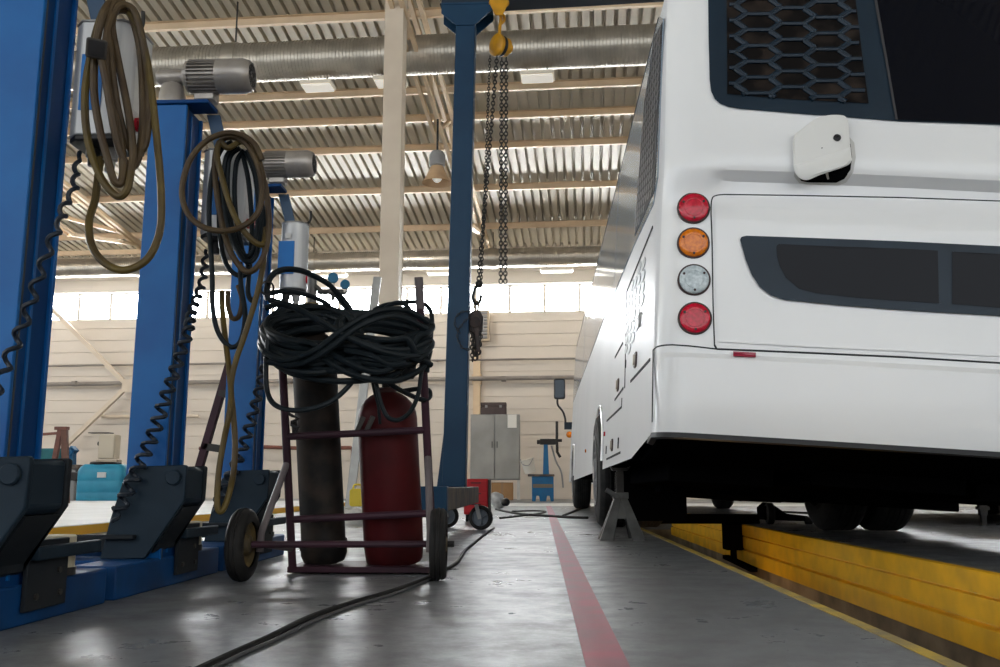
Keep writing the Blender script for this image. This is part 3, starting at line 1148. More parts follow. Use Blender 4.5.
# ================================================================== MOBILE COLUMN LIFTS
c_blue = mat('lift_blue', (.002, .075, .27), .40, col2=(.003, .115, .36), scale=3.0, bump=.03, spec=.25, detail=8)
c_blueshade = mat('lift_blue_shaded', (.002, .034, .135), .5, col2=(.003, .045, .16), scale=3, spec=.13)  # darker copy of the blue: shade coloured into web and top plate
c_blueb = mat('lift_base_blue', (.004, .055, .19), .5, col2=(.008, .03, .09), scale=4, detail=8, spec=.13)
c_edge = mat('flange_edge', (.03, .05, .07), .6, col2=(.06, .06, .06), scale=12)
c_slate = mat('carriage_slate', (.015, .028, .043), .5, col2=(.010, .019, .030), scale=5, spec=.13)
c_slated = mat('carriage_dark', (.010, .014, .019), .6, col2=(.02, .023, .027), scale=7, spec=.13)
c_motor = mat('motor_grey', (.40, .37, .34), .36, .5, col2=(.27, .25, .23), scale=8)
c_motord = mat('motor_dark', (.045, .043, .04), .6)
c_alu = mat('brushed_aluminium', (.60, .61, .62), .4, .25, col2=(.50, .51, .52), scale=6, stretch=(6, 6, .6))
c_label = mat('blue_label', (.01, .16, .50), .4)
c_lwhite = mat('white_label', (.62, .63, .62), .5)
c_redk = mat('red_button', (.45, .012, .03), .35)
c_hose_br = mat('brown_cable', (.042, .025, .012), .5, col2=(.075, .050, .022), scale=10, spec=.3)
c_hose_yl = mat('ochre_cable', (.10, .070, .014), .5, col2=(.055, .036, .012), scale=9, spec=.3)
c_hose_bk = mat('black_hose', (.006, .010, .013), .42, col2=(.012, .017, .021), scale=11, spec=.13)
c_blueblk = mat('blue_black_cable', (.012, .018, .028), .45)
c_cream2 = mat('cream_roller', (.62, .58, .45), .55, col2=(.45, .40, .28), scale=9)

LX, LHT = -1.344, 1.80
def make_lift(c, label):
    t = thing('vehicle_lift', (LX, c, 0), label, 'vehicle lift', 'mobile column lifts in a row')
    # base legs and cross member
    b = MB()
    def leg(x0, x1):
        yy = .555
        pl = [(x0, -.40), (x1, -.40)] + [(x1-.035+.035*math.cos(a), yy-.035+.035*math.sin(a)) for a in [R(k*15) for k in range(7)]] + [(x0+.035+.035*math.cos(a), yy-.035+.035*math.sin(a)) for a in [R(90+k*15) for k in range(7)]]
        return MB().prism(pl, (0, 0, .0), X_, Y_, Z_, .105)
    leg(-.165, 0).build('base_leg', c_blueb, t, bevel=.006)
    leg(-.80, -.64).build('base_leg', c_blueb, t, bevel=.006)
    MB().box((-.64, -.05, .012), (-.165, .12, .095)).build('base_cross_beam', c_blueb, t, bevel=.006)
    # column: wide front flange, recessed web, rear flange
    b = MB().box((-.143, -.07, .10), (0, -.056, LHT))
    b.build('column_flange', c_blue, t, bevel=.003)
    MB().box((-.143, -.056, .10), (.0005, -.049, LHT)).build('flange_edge', c_edge, t)
    MB().box((-.126, -.049, .10), (-.010, .088, LHT)).build('column_web', c_blueshade, t, bevel=.003)
    MB().box((-.012, .0, .12), (-.006, .012, LHT-.02)).build('lift_chain_guide', c_blue, t)
    b = MB().box((-.143, .088, .10), (0, .102, LHT))
    b.build('column_flange', c_blue, t, bevel=.003)
    # carriage
    pol = [(-.089, .424), (.095, .430), (.102, .424), (.099, .305), (-.03, .108), (-.187, .106), (-.160, .242), (-.121, .384)]
    cb = MB().prism(pol, (0, -.132, 0), X_, Z_, Y_, .022).build('carriage_plate', c_slate, t, bevel=.004)
    MB().prism(pol, (0, .055, 0), X_, Z_, Y_, .022).build('carriage_plate', c_slated, t, bevel=.004)  # rear plate in a darker slate, for the shade behind
    MB().prism([(.004, .424), (.088, .424), (.096, .418), (.094, .305), (.075, .285), (.004, .285)], (0, -.1095, 0), X_, Z_, Y_, .164).build('carriage_box', c_slate, t, bevel=.008)
    MB().prism([(.003, .284), (.088, .284), (-.02, .125), (.003, .125)][:3]+[(.003, .14)], (0, -.10, 0), X_, Z_, Y_, .155).build('carriage_shade_fill', c_slated, t)  # dark block drawn for the shade between the two plates
    MB().lathe((.058, -.131, .386), -Y_, [(0, .027), (.010, .027), (.014, .023), (.014, 0)], 22).build('pivot_boss', c_slate, t)
    # forks reaching away from the bus lane
    MB().box((-.42, -.165, .175), (-.06, -.134, .19)).build('fork_arm', c_slated, t, bevel=.003)
    MB().box((-.60, .13, .11), (-.10, .16, .17)).build('fork_arm', c_slated, t, bevel=.003)
    # tow bracket, drawbar and roller over the end of the leg
    br = MB().prism([(.055, .035), (.26, .035), (.26, .215), (.055, .215)], (.001, 0, 0), Y_, Z_, X_, .014).build('tow_bracket', c_slated, t, bevel=.003)
    for (y, z) in ((.10, .07), (.22, .07), (.21, .13)):
        MB().cyl((.015, y, z), (.021, y, z), .009, n=8).build('bolt', c_dark, br)
    MB().box((.015, .06, .165), (.040, .40, .200)).build('drawbar', c_slate, t, bevel=.004)
    r_ = MB().lathe((-.05, .315, .106), Z_, [(0, .052), (.014, .054), (.014, .050), (.108, .050), (.112, .046), (.112, 0)], 26).build('guide_roller', c_cream2, t)
    MB().lathe((-.05, .315, .106), Z_, [(0, .0545), (.022, .0545), (.022, .049)], 26).build('roller_foot', c_dark, r_)
    # top plate, gear head and motor
    MB().box((-.16, -.08, LHT), (.085, .03, LHT+.016)).build('top_plate', c_blueshade, t, bevel=.003)
    g = MB().lathe((-.085, -.01, LHT+.018), Z_, [(0, .052), (.05, .05), (.085, .04), (.105, .0)], 20)
    g.lathe((-.145, -.01, LHT+.138), X_, [(0, .025), (.01, .032), (.10, .032), (.12, .05), (.14, .056), (.15, .056)], 22)
    m = g.build('gear_head', c_motor, t)
    mz = LHT+.138
    mb_ = MB().lathe((-.025, -.01, mz), X_, [(0, .062), (.012, .062), (.012, .055), (.128, .055), (.128, .062)], 26)
    for k in range(26):
        a = 2*PI*k/26
        d = V((0, math.cos(a), math.sin(a)))
        mb_.bar(V((-.013, -.01, mz))+d*.06, V((.103, -.01, mz))+d*.06, .004, .016, d)
    mo = mb_.build('motor', c_motor, t, smooth=False)
    MB().lathe((.097, -.01, mz), X_, [(0, .068), (.10, .068), (.125, .060), (.133, .050), (.128, .048), (.128, 0)], 30).build('fan_cowl', c_motor, mo)
    gr = MB()
    for k in range(10):
        a = 2*PI*k/10
        d = V((0, math.cos(a), math.sin(a)))
        gr.bar(V((.2275, -.01, mz))+d*.012, V((.2275, -.01, mz))+d*.044, .004, .007, d.cross(X_))
    for rr in (.018, .030, .042):
        gr.lathe((.2265, -.01, mz), X_, [(0, rr-.002), (.002, rr-.002), (.002, rr+.002), (0, rr+.002)], 22, False)
    gr.build('fan_grille', c_motord, mo)
    MB().box((.0, -.015, mz-.095), (.08, .05, mz-.05)).build('terminal_box', c_motor, mo, bevel=.006)
    # arm that carries the control box
    MB().prism([(.038, LHT+.0), (.090, LHT), (.128, LHT-.145), (.078, LHT-.145)], (0, .035, 0), X_, Z_, Y_, .014).build('box_arm', mat('arm_steel_blue', (.045, .085, .15), .5, spec=.3), t, bevel=.002)
    return t

def control_box(c, label, dz=0.0, cyl=False):
    # aluminium control box hanging beside the post
    zb, ht = 1.318+dz, .335
    o = V((LX+.115, c+.10, zb))
    t = thing('control_box', o, label, 'control box', 'lift control boxes')
    if cyl:
        pl = rounded(-.066, -.07, .066, .07, .062, 8)
    else:
        pl = [(-.085, -.045), (-.055, -.075), (.060, -.075), (.085, -.05), (.085, .07), (-.085, .07)]
    MB().prism(pl, (0, 0, 0), X_, Y_, Z_, ht).build('housing', c_alu, t, bevel=.004)
    MB().prism([(p[0]*1.03, p[1]*1.03) for p in pl], (0, 0, ht), X_, Y_, Z_, .006).build('top_cap', c_grey, t, bevel=.002)
    MB().prism([(p[0]*.98, p[1]*.98) for p in pl], (0, 0, -.016), X_, Y_, Z_, .016).build('bottom_cap', c_blackp, t, bevel=.004)
    MB().box((-.060 if cyl else -.048, -.0785, .07), (.018 if cyl else .014, -.066 if cyl else -.0755, .235)).build('blue_label', c_label, t)
    MB().box((-.030, -.0785, .25), (.0, -.0755, .275)).build('text_label', c_lwhite, t)
    if not cyl:
        MB().box((.0842, -.03, .09), (.0855, .04, .22)).build('side_label', c_lwhite, t)
    k = MB().cyl((.085 if not cyl else .066, .0, .055), (.092, .0, .055), .02, n=16)
    k.lathe((.09, .0, .055), X_, [(0, .012), (.008, .012), (.01, .022), (.02, .022), (.024, .016), (.024, 0)], 18)
    k.build('emergency_stop', c_redk, t)
    for x, l in ((-.035, .05), (.015, .07)):
        g = MB().lathe((x, .0, -.016), -Z_, [(0, .020), (l*.5, .020), (l*.55, .015), (l, .013), (l, 0)], 14)
        g.build('cable_gland', c_grey if x > 0 else c_blackp, t)
    h = MB().tube(spline([(.025, .03, ht+.004), (.035, .03, ht+.02), (.055, .03, ht+.022), (.068, .03, ht+.045), (.066, .03, ht+.085)], 5), .006, 8)
    h.build('cable_hook', c_dark, t)
    return t

LC = [2.315, 3.31, 4.30]
make_lift(LC[0], 'blue column lift nearest the camera, cut off by the picture edge')
make_lift(LC[1], 'middle blue column lift, grey motor on its top in clear view')
make_lift(LC[2], 'farthest blue column lift of the row, beside the gas cylinder cart')
control_box(LC[0], 'aluminium lift control box under the thick brown cable coil, nearest of the row')
control_box(LC[1], 'aluminium lift control box behind the round brown cable loop, middle of the row')
control_box(LC[2], 'rounded silver lift control box with blue label above the black hoses', 0.0, True)

# curly leads from the box down to the carriage
def curly(px, rad, turns, r, label):
    pts = [at(*p) for p in px]
    return tag(MB().tube(helix(pts, rad, turns, 9), r, 6).build('curly_cable', c_blueblk, loc=pts[-1]), label, 'cable', 'curly lift cables')
def withY(px, ys):
    n = len(px)
    out = []
    for i, p in enumerate(px):
        t = i/(n-1)*(len(ys)-1)
        k = min(int(t), len(ys)-2)
        out.append((p[0], p[1], ys[k]+(ys[k+1]-ys[k])*(t-k)))
    return out
curly(withY([(80, 152), (76, 172), (74, 190), (64, 207), (61, 222), (52, 240), (44, 262), (36, 285), (28, 310), (19, 335), (9, 358), (-2, 385), (-14, 420), (-24, 452), (-28, 478)], [2.40, 2.30, 2.21, 2.20, 2.19, 2.14, 2.14]), .013, 16, .0065, 'black curly cable running down the nearest blue lift post')
curly(withY([(206, 250), (204, 272), (200, 290), (192, 312), (188, 332), (181, 352), (173, 376), (164, 402), (153, 434), (140, 464), (128, 490), (118, 512), (112, 522)], [3.42, 3.36, 3.205, 3.20, 3.195, 3.14, 3.14]), .021, 24, .0075, 'black curly cable running down the middle blue lift post')
curly(withY([(283, 300), (274, 330), (268, 352), (262, 378), (256, 402), (249, 428), (240, 455), (228, 480), (219, 500), (214, 512)], [4.40, 4.25, 4.19, 4.19, 4.13, 4.12]), .022, 19, .009, 'black curly cable running down the farthest blue lift post')

# thick cables hung in loops over the control boxes
def cable(px, Y, r, m, label, name='power_cable', wob=.03, closed=False, group=None, seed=1):
    rnd = random.Random(seed)
    pts = []
    for i, p in enumerate(px):
        y = p[2] if len(p) > 2 else Y+wob*math.sin(i*1.3+seed)
        pts.append(at(p[0], p[1], y))
    return tag(MB().tube(spline(pts, 7, closed), r, 9, closed).build(name, m, loc=pts[-1]), label, 'cable', group)
R1 = .0104
# nearest box: brown coil
cable([(101, 158, 2.41), (98, 175, 2.39), (95, 200, 2.365), (89, 222, 2.335), (92, 246, 2.315), (106, 264, 2.295), (126, 270, 2.295), (148, 258, 2.315), (160, 230, 2.335), (161, 190, 2.335), (157, 140, 2.335), (152, 95, 2.335), (146, 55, 2.335), (137, 25, 2.335), (122, 6, 2.325), (110, 4, 2.305), (101, 18, 2.285), (92, 50, 2.275), (85, 95, 2.265), (88, 140, 2.265), (101, 178, 2.265), (117, 196, 2.265), (127, 190, 2.265), (131, 172, 2.275)], 0, R1, c_hose_yl, 'ochre cable hanging in a deep loop below the nearest control box')
cable([(131, 172, 2.275), (133, 150, 2.285), (128, 110, 2.285), (118, 60, 2.285), (112, 25, 2.285), (117, 8, 2.295), (128, 6, 2.315), (137, 18, 2.325), (146, 60, 2.335), (149, 110, 2.335), (145, 145, 2.325), (135, 151, 2.315), (126, 140, 2.295), (116, 100, 2.275), (110, 50, 2.265), (108, 22, 2.275), (114, 3, 2.295), (124, 2, 2.315)], 0, R1, c_hose_br, 'brown cable wound tightly round the hook of the nearest control box')
cable([(124, 3, 2.325), (112, 2, 2.295), (103, 14, 2.265), (96, 48, 2.255), (94, 90, 2.245), (100, 130, 2.245), (108, 160, 2.245), (114, 180, 2.255), (121, 183, 2.265), (123, 165, 2.275), (119, 130, 2.275), (109, 90, 2.265), (106, 60, 2.255), (107, 34, 2.265), (113, 14, 2.285)], 0, R1, c_hose_br, 'brown cable loop over the front of the nearest control box')
cable([(113, 14, 2.305), (120, 10, 2.315), (131, 16, 2.335), (140, 50, 2.345), (143, 100, 2.335), (142, 135, 2.325), (137, 162, 2.305), (128, 166, 2.285), (118, 145, 2.265), (111, 110, 2.245), (104, 70, 2.235), (99, 50, 2.235), (97, 44, 2.235)], 0, R1, c_hose_br, 'brown cable ending in a square black plug, nearest coil')
b = MB()
p0 = at(97, 41, 2.225)
M_ = Matrix.Translation(p0) @ Matrix.Rotation(R(-22), 4, 'Z') @ Matrix.Rotation(R(12), 4, 'X')
pg = thing('cable_plug', p0, 'square black industrial plug hanging in the brown cable coil', 'plug')
q = MB().prism(rounded(-.026, -.026, .026, .026, .006, 3), (0, -.03, -.02), X_, Z_, Y_, .06)
M2 = Matrix.Rotation(R(28), 4, 'Z') @ Matrix.Rotation(R(25), 4, 'X')
q.v = [tuple(M2 @ V(p)) for p in q.v]
q.build('plug_body', mat('plug_grey', (.06, .055, .05), .5, col2=(.04, .037, .033), scale=20), pg, bevel=.003)
q = MB().prism(rounded(-.020, -.020, .020, .020, .004, 3), (0, -.034, -.02), X_, Z_, Y_, .004)
for x, z in ((-.008, -.028), (.008, -.028), (0, -.012)):
    q.cyl((x, -.034, z), (x, -.040, z), .004, n=8)
q.v = [tuple(M2 @ V(p)) for p in q.v]
q.build('plug_face', c_blackp, pg)
# middle box: brown loop, black loops, ochre loop to the floor
cable([(262, 160, 3.240), (255, 145, 3.230), (243, 136, 3.220), (226, 133, 3.210), (205, 142, 3.200), (189, 162, 3.190), (182, 190, 3.180), (187, 212, 3.180), (201, 226, 3.180), (222, 231, 3.180), (243, 226, 3.190), (258, 212, 3.210), (262, 190, 3.220), (258, 166, 3.230), (248, 146, 3.240), (236, 138, 3.250), (222, 140, 3.250), (215, 160, 3.250), (217, 195, 3.240), (224, 232, 3.230), (232, 255, 3.220), (245, 271, 3.220), (256, 268, 3.220), (265, 252, 3.230), (269, 225, 3.240), (266, 190, 3.250), (259, 160, 3.260)], 0, .0112, c_hose_br, 'brown cable with one wide round loop in front of the middle control box')
cable([(259, 160, 3.270), (250, 145, 3.270), (240, 142, 3.260), (228, 148, 3.240), (220, 142, 3.230), (217, 155, 3.220), (222, 178, 3.210), (232, 210, 3.200), (243, 230, 3.200), (256, 243, 3.210), (264, 243, 3.230), (266, 228, 3.250)], 0, .0112, c_hose_yl, 'ochre cable strand slanting across the middle control box')
cable([(266, 228, 3.260), (264, 258, 3.260), (258, 290, 3.260), (250, 318, 3.250), (243, 340, 3.240), (236, 360, 3.230), (231, 385, 3.210), (233, 412, 3.190), (235, 440, 3.170), (234, 468, 3.150), (230, 490, 3.160), (224, 508, 3.140), (219, 511, 3.130), (217, 500, 3.130), (219, 470, 3.150), (224, 440, 3.170), (229, 415, 3.160), (231, 395, 3.190), (229, 370, 3.230), (226, 345, 3.280), (223, 318, 3.330), (222, 300, 3.360), (222, 292, 3.380)], 0, .0105, c_hose_yl, 'ochre cable hanging from the middle control box down to the lift carriage')
cable([(228, 292, 3.380), (228, 305, 3.360), (232, 318, 3.340), (239, 316, 3.320), (242, 300, 3.320), (238, 286, 3.340)], 0, .0095, c_hose_br, 'short brown cable loop below the middle control box')
for i, px in enumerate([
    [(232, 142), (221, 150), (212, 175), (209, 215), (212, 270), (213, 310), (219, 334), (231, 347), (241, 340), (245, 315), (241, 285), (240, 262)],
    [(236, 146), (226, 158), (223, 190), (229, 230), (240, 255), (250, 262), (258, 250), (261, 215), (257, 175), (248, 150)],
    [(240, 148), (229, 160), (228, 200), (235, 240), (246, 256), (255, 245), (258, 205), (254, 170), (246, 152)],
    [(244, 150), (236, 165), (235, 205), (241, 245), (248, 268), (242, 276), (230, 270), (222, 250), (219, 215), (222, 175), (231, 152)],
    [(246, 152), (254, 172), (262, 205), (266, 240), (262, 275), (254, 300), (248, 292), (250, 262), (252, 230), (249, 185), (243, 155)]]):
    lab = ['long hanging loop reaching below the middle control box', 'wide loop, outermost of the coil on the middle control box', 'narrow loop, innermost of the coil on the middle control box', 'twisted loop crossing low over the middle control box', 'loop on the motor side of the middle control box'][i]
    cable([(x, y, 3.27+.014*i+.012*math.sin(j)) for j, (x, y) in enumerate(px)], 0, .0095, c_hose_bk, 'black cable in a ' + lab, group='black cables on the middle control box')

# ================================================================== GAS CYLINDER CART
c_maroon = mat('cart_maroon', (.05, .020, .032), .45, col2=(.034, .018, .025), scale=6, spec=.13)
c_cartgrey = mat('cart_worn_steel', (.14, .12, .125), .5, col2=(.09, .075, .08), scale=8)
c_cyl = mat('oxygen_cylinder_paint', (.028, .021, .017), .55, col2=(.011, .010, .010), scale=9, detail=9, lo=.4, hi=.6, spec=.13)
c_redcyl = mat('red_cylinder_paint', (.070, .007, .009), .45, col2=(.040, .006, .007), scale=5, detail=8, spec=.13)
c_hub = mat('hub_ochre', (.13, .09, .035), .6, col2=(.05, .04, .025), scale=14)
CB = V((-.745, 3.80, .03))                                # foot of the cart
LEAN = R(9)                                              # it leans back on its wheels, towards the camera
CM = Matrix.Rotation(R(-2.6), 4, 'Y') @ Matrix.Rotation(LEAN, 4, 'X')
cart = thing('cylinder_cart', (CB.x, CB.y, 0), 'maroon two-wheeled gas cylinder cart standing on the grey floor', 'cart')
def cpt(x, y, z):                                        # cart frame (leaning) -> child coordinates
    p = CM @ V((x, y, z))
    return p+V((0, 0, .03))
UL, UR = -.275, .305
def up_l(z): return cpt(UL, 0, z)
def up_r(z): return cpt(UR, 0, z)
MB().tube([up_l(0), up_l(.5), up_l(.96)], .0165, 12).build('upright', c_maroon, cart)
MB().tube([up_r(0), up_r(.5), up_r(1.10), up_r(1.155)], .0165, 12).build('upright', c_maroon, cart)
MB().tube([up_r(1.04), up_r(1.16), up_r(1.17)], .018, 12).build('hand_grip', c_cartgrey, cart)
for z, nm in ((.545, 'cross_bar'), (.205, 'cross_bar'), (.90, 'cross_bar')):
    MB().tube([up_l(z), up_r(z)], .015, 10).build(nm, c_maroon, cart)
# foot plate
q = MB()
q.v = []
pl = [cpt(UL-.02, -.012, -.02), cpt(UR+.02, -.012, -.02), cpt(UR+.02, .30, -.02), cpt(UL-.02, .30, -.02)]
q.add([V((UL-.02, -.01, .006)), V((UR+.02, -.01, .006)), V((UR+.02, .30, .006)), V((UL-.02, .30, .006)), V((UL-.02, -.01, .03)), V((UR+.02, -.01, .03)), V((UR+.02, .30, .03)), V((UL-.02, .30, .03))], [(3, 2, 1, 0), (4, 5, 6, 7), (0, 1, 5, 4), (1, 2, 6, 5), (2, 3, 7, 6), (3, 0, 4, 7)])
q.build('foot_plate', c_maroon, cart, bevel=.003)
# axle and struts
axz, axy = .137, -.26
wl_, wr_ = V((-.385, axy-.05, axz)), V((.352, axy+.02, axz))
MB().tube([wl_, wr_], .013, 10).build('axle', c_maroon, cart)
for x in (UL-.06, UR+.015):
    xx = UL if x < 0 else UR
    MB().tube([cpt(xx, 0, .44), V((x, axy+.01, axz+.04)), V((x, axy, axz-.03))], .014, 10).build('strut', c_cartgrey, cart)
    MB().tube([V((x, axy, axz)), cpt(xx, -.01, .09)], .013, 10).build('strut', c_cartgrey, cart)
def cwheel(c, yaw):
    rr = .137
    ax = V((math.cos(yaw), math.sin(yaw), 0))
    pr = [(-.030, rr*.62), (-.032, rr*.75), (-.030, rr*.90), (-.020, rr*.97), (-.012, rr*.985), (-.010, rr*.965), (-.006, rr*.965), (-.004, rr), (.004, rr), (.006, rr*.965), (.010, rr*.965), (.012, rr*.985), (.020, rr*.97), (.030, rr*.90), (.032, rr*.75), (.030, rr*.62)]
    w = MB().lathe(c, ax, pr, 36, False).build('wheel', c_black, cart, angle=50)
    h = MB().lathe(c, ax, [(-.020, rr*.64), (-.024, rr*.60), (-.012, rr*.52), (-.010, rr*.3), (-.028, rr*.24), (-.034, rr*.12), (-.034, 0)], 26, False)
    h.lathe(c, ax, [(.020, rr*.64), (.024, rr*.60), (.012, rr*.52), (.010, rr*.3), (.028, rr*.24), (.034, rr*.12), (.034, 0)], 26, False)
    h.build('wheel_hub', c_hub, w)
cwheel(wl_, R(0))
cwheel(wr_, R(4))
MB().cyl(wr_+V((.03, 0, 0)), wr_+V((.06, 0, 0)), .012, n=8).build('axle_end', c_dark, cart)
# clamp lugs on the middle bar
for x in (-.235, .015, .055):
    p = cpt(x, .0, .545)
    MB().bar(p, cpt(x+(.03 if x > -.1 else -.01), .02, .61), .018, .02).build('clamp_lug', c_dark, cart, bevel=.003)
q = MB().tube([cpt(-.235+.02*math.sin(i*1.9), -.02-.008*math.cos(i), .57+.012*i) for i in range(7)], .006, 6).build('clamp_chain', c_dark, cart)

def gas_cylinder(x, y, rad, hgt, m, name, label, foot, shoulder, extra):
    t = thing(name, (CB.x+x, CB.y+y, .040), label, 'gas cylinder')
    def c_(z): return CM @ V((0, 0, z))
    ax = CM @ Z_
    pr = [(0, rad*.90), (.006, rad*.94), (.03, rad*(1.04 if foot else .97)), (.075, rad*(1.04 if foot else 1.0)), (.085, rad*1.0), (hgt*.5, rad), (hgt-shoulder, rad)]
    for k in range(1, 9):
        a = PI/2*k/8
        pr.append((hgt-shoulder+shoulder*math.sin(a)*.95, rad*max(.22, math.cos(a))))
    pr += [(hgt, rad*.22)]
    MB().lathe((0, 0, 0), ax, pr, 40).build('body', m, t)
    extra(t, c_, ax, hgt, rad)
    return t
def ox_extra(t, c_, ax, h, r):
    MB().lathe(c_(.055), ax, [(0, r*1.07), (.012, r*1.09), (.03, r*1.07)], 40, False).build('foot_ring', c_cyl, t)
    v = MB().lathe(c_(h-.01), ax, [(0, .022), (.05, .02), (.07, .016), (.09, .016)], 16)
    v.lathe(c_(h+.09), ax, [(0, .03), (.02, .03), (.02, 0)], 16)
    v.build('valve', mat('brass_dull', (.20, .15, .07), .45, .6), t)
def red_extra(t, c_, ax, h, r):
    MB().lathe(c_(h-.012), ax, [(0, r*.36), (.018, r*.36), (.02, r*.30), (.02, 0)], 24).build('valve_boss', mat('boss_dark', (.05, .015, .015), .5), t)
    v = MB().cyl(c_(h), c_(h)+ax*.10, .017, n=14)
    v.cyl(c_(h)+ax*.05+V((-.045, 0, 0)), c_(h)+ax*.055+V((.10, 0, 0)), .014, n=12)
    v.cyl(c_(h)+ax*.10, c_(h)+ax*.118, .028, n=14)
    v.build('valve', c_dark, t)
    g = MB().lathe(c_(h)+ax*.04+V((.105, -.02, 0)), ax, [(0, .02), (.02, .032), (.075, .034), (.10, .024), (.13, .022), (.13, 0)], 18)
    g.build('regulator', c_blackp, t)
    rg = MB().lathe(c_(0), ax, [(.015, r*.80), (.02, r*.9), (.04, r*.9), (.045, r*.8)], 36, False)
    rg.build('foot_ring', c_cyl, t)
gas_cylinder(-.185, .175, .094, 1.0, c_cyl, 'oxygen_cylinder', 'tall dark weathered gas cylinder standing in the maroon cart', True, .12, ox_extra)
gas_cylinder(.118, .175, .127, .735, c_redcyl, 'propane_cylinder', 'shorter dull red gas cylinder standing in the maroon cart', False, .13, red_extra)

# gauges on the tall cylinder
c_gblue = mat('gauge_blue', (.02, .16, .30), .45)
def gauge(px, py, Y, label, r=.0235):
    p = at(px, py, Y)
    t = thing('pressure_gauge', p, label, 'gauge', 'blue gauges on the hoses')
    n = V((.3, -1, -.1)).normalized()
    MB().lathe(n*-.012, n, [(0, r*.8), (.004, r), (.024, r), (.028, r*.93), (.026, r*.86), (.026, 0)], 24).build('case', c_gblue, t)
    MB().cyl((0, .0, -r*.8), (0, .0, -r*1.7), .007, n=8).build('stem', c_galv, t)
gauge(333, 278, 3.86, 'round blue pressure gauge above the hose bundle, higher of the pair')
gauge(345, 284.5, 3.86, 'round blue pressure gauge above the hose bundle, lower of the pair', .021)
b = MB()
b.cyl(at(333, 287, 3.865), at(333, 300, 3.865), .008, n=8)
b.cyl(at(318, 292, 3.865), at(347, 292, 3.865), .011, n=10)
b.ball(at(333, 292, 3.865), .02, 12, 8)
b.cyl(at(312, 276, 3.865), at(312, 306, 3.865), .02, n=14)
b.cyl(at(312, 284, 3.865), at(322, 292, 3.865), .012, n=10)
tag(b.build('gas_regulator', mat('regulator_metal', (.12, .115, .11), .4, .5), loc=at(333, 300, 3.865)), 'metal gas regulator body under the two blue gauges', 'regulator')

# ------------------------------------------------------------------ hoses heaped on the cart
def hose(px, r=.0125, label='', m=None, n=8):
    pts = [at(x, y, Y) for x, y, Y in px]
    return tag(MB().tube(spline(pts, n), r, 8).build('gas_hose', m or c_hose_bk, loc=pts[0]), label, 'hose', 'black hoses heaped on the cylinder cart')
rnd = random.Random(11)
# the coiled length: one hose wound many turns, sagging between the two uprights
def wound(turns, seed, cx, cy, wx, wy, ph, label, r=.0125):
    rn = random.Random(seed)
    pts = []
    N = 22
    for k in range(turns):
        ax = wx*rn.uniform(.88, 1.04)
        ay = wy*rn.uniform(.55, 1.0)
        ox = rn.uniform(-3, 3)
        oy = rn.uniform(-10, 9)
        tilt = rn.uniform(-.05, .05)
        dep = rn.uniform(.14, .22)
        for i in range(N):
            a = 2*PI*i/N+ph
            x = cx+ox+ax*math.cos(a)
            y = cy+oy+ay*math.sin(a)*(1 if math.sin(a) > 0 else .9)+tilt*(x-cx)
            Y = 3.63-dep*math.sin(a)*.8+rn.uniform(-.010, .010)
            pts.append(at(x, y, Y))
    return tag(MB().tube(spline(pts, 3), r, 8).build('gas_hose', c_hose_bk, loc=pts[0]), label, 'hose', 'black hoses heaped on the cylinder cart')
wound(14, 3, 311, 335, 47, 32, .3, 'black hose wound in many turns, left half of the heap on the cart')
wound(11, 5, 384, 335, 46, 25, 1.1, 'black hose wound in many turns, right half of the heap on the cart')
wound(9, 9, 346, 336, 82, 24, 2.0, 'black hose in long flat turns right across the heap on the cart')
wound(3, 21, 347, 346, 82, 30, .8, 'black hose in loose low turns under the heap on the cart')
# crossing strands
for i, q in enumerate([
    [(266, 308, 3.5), (285, 304, 3.48), (315, 318, 3.44), (350, 338, 3.42), (385, 352, 3.44), (415, 356, 3.5), (429, 350, 3.58)],
    [(270, 300, 3.52), (300, 310, 3.47), (335, 330, 3.43), (370, 345, 3.43), (405, 350, 3.48), (430, 340, 3.58)],
    [(264, 352, 3.5), (285, 360, 3.46), (315, 350, 3.43), (345, 328, 3.42), (375, 312, 3.45), (405, 310, 3.52), (428, 322, 3.6)],
    [(268, 362, 3.5), (300, 364, 3.45), (330, 348, 3.42), (360, 326, 3.42), (395, 316, 3.47), (428, 330, 3.58)],
    [(318, 355, 3.48), (338, 368, 3.45), (360, 377, 3.44), (385, 381, 3.45), (405, 378, 3.5), (424, 366, 3.58), (430, 350, 3.62)],
    [(330, 352, 3.48), (355, 366, 3.45), (380, 372, 3.45), (405, 362, 3.5), (428, 355, 3.58)],
    [(345, 350, 3.47), (370, 355, 3.45), (395, 366, 3.47), (420, 360, 3.55), (431, 365, 3.6)]]):
    lab = ['slanting from the upper left corner of the heap to its right end', 'second strand from the top slanting down across the heap', 'rising from the lower left of the heap to its upper right', 'lowest strand rising across the middle of the heap', 'bottom strand sagging under the right half of the heap', 'upper of the sagging strands under the right half of the heap', 'short strand under the right end of the heap'][i]
    hose(q, .0125, 'black hose ' + lab)
hose([(268, 300, 3.56), (267, 290, 3.56), (271, 277, 3.58), (282, 270, 3.6), (298, 270, 3.64), (312, 275, 3.70), (328, 284, 3.75), (342, 298, 3.80), (352, 312, 3.82)], .0125, 'black hose arching high over the left end of the heap')
hose([(268, 294, 3.56), (285, 291, 3.56), (303, 294, 3.6), (318, 299, 3.66), (330, 306, 3.7)], .0105, 'black hose in a low flat arc beneath the highest one')
hose([(374, 310, 3.74), (385, 305, 3.72), (400, 303, 3.7), (415, 302, 3.68), (427, 306, 3.66), (432, 318, 3.64), (430, 345, 3.62), (427, 372, 3.6)], .0095, 'thin black hose looping over the right end of the heap')
hose([(376, 316, 3.72), (392, 304, 3.7), (404, 304, 3.68), (412, 312, 3.66)], .0095, 'thin black hose in a small arch beside the hand grip')
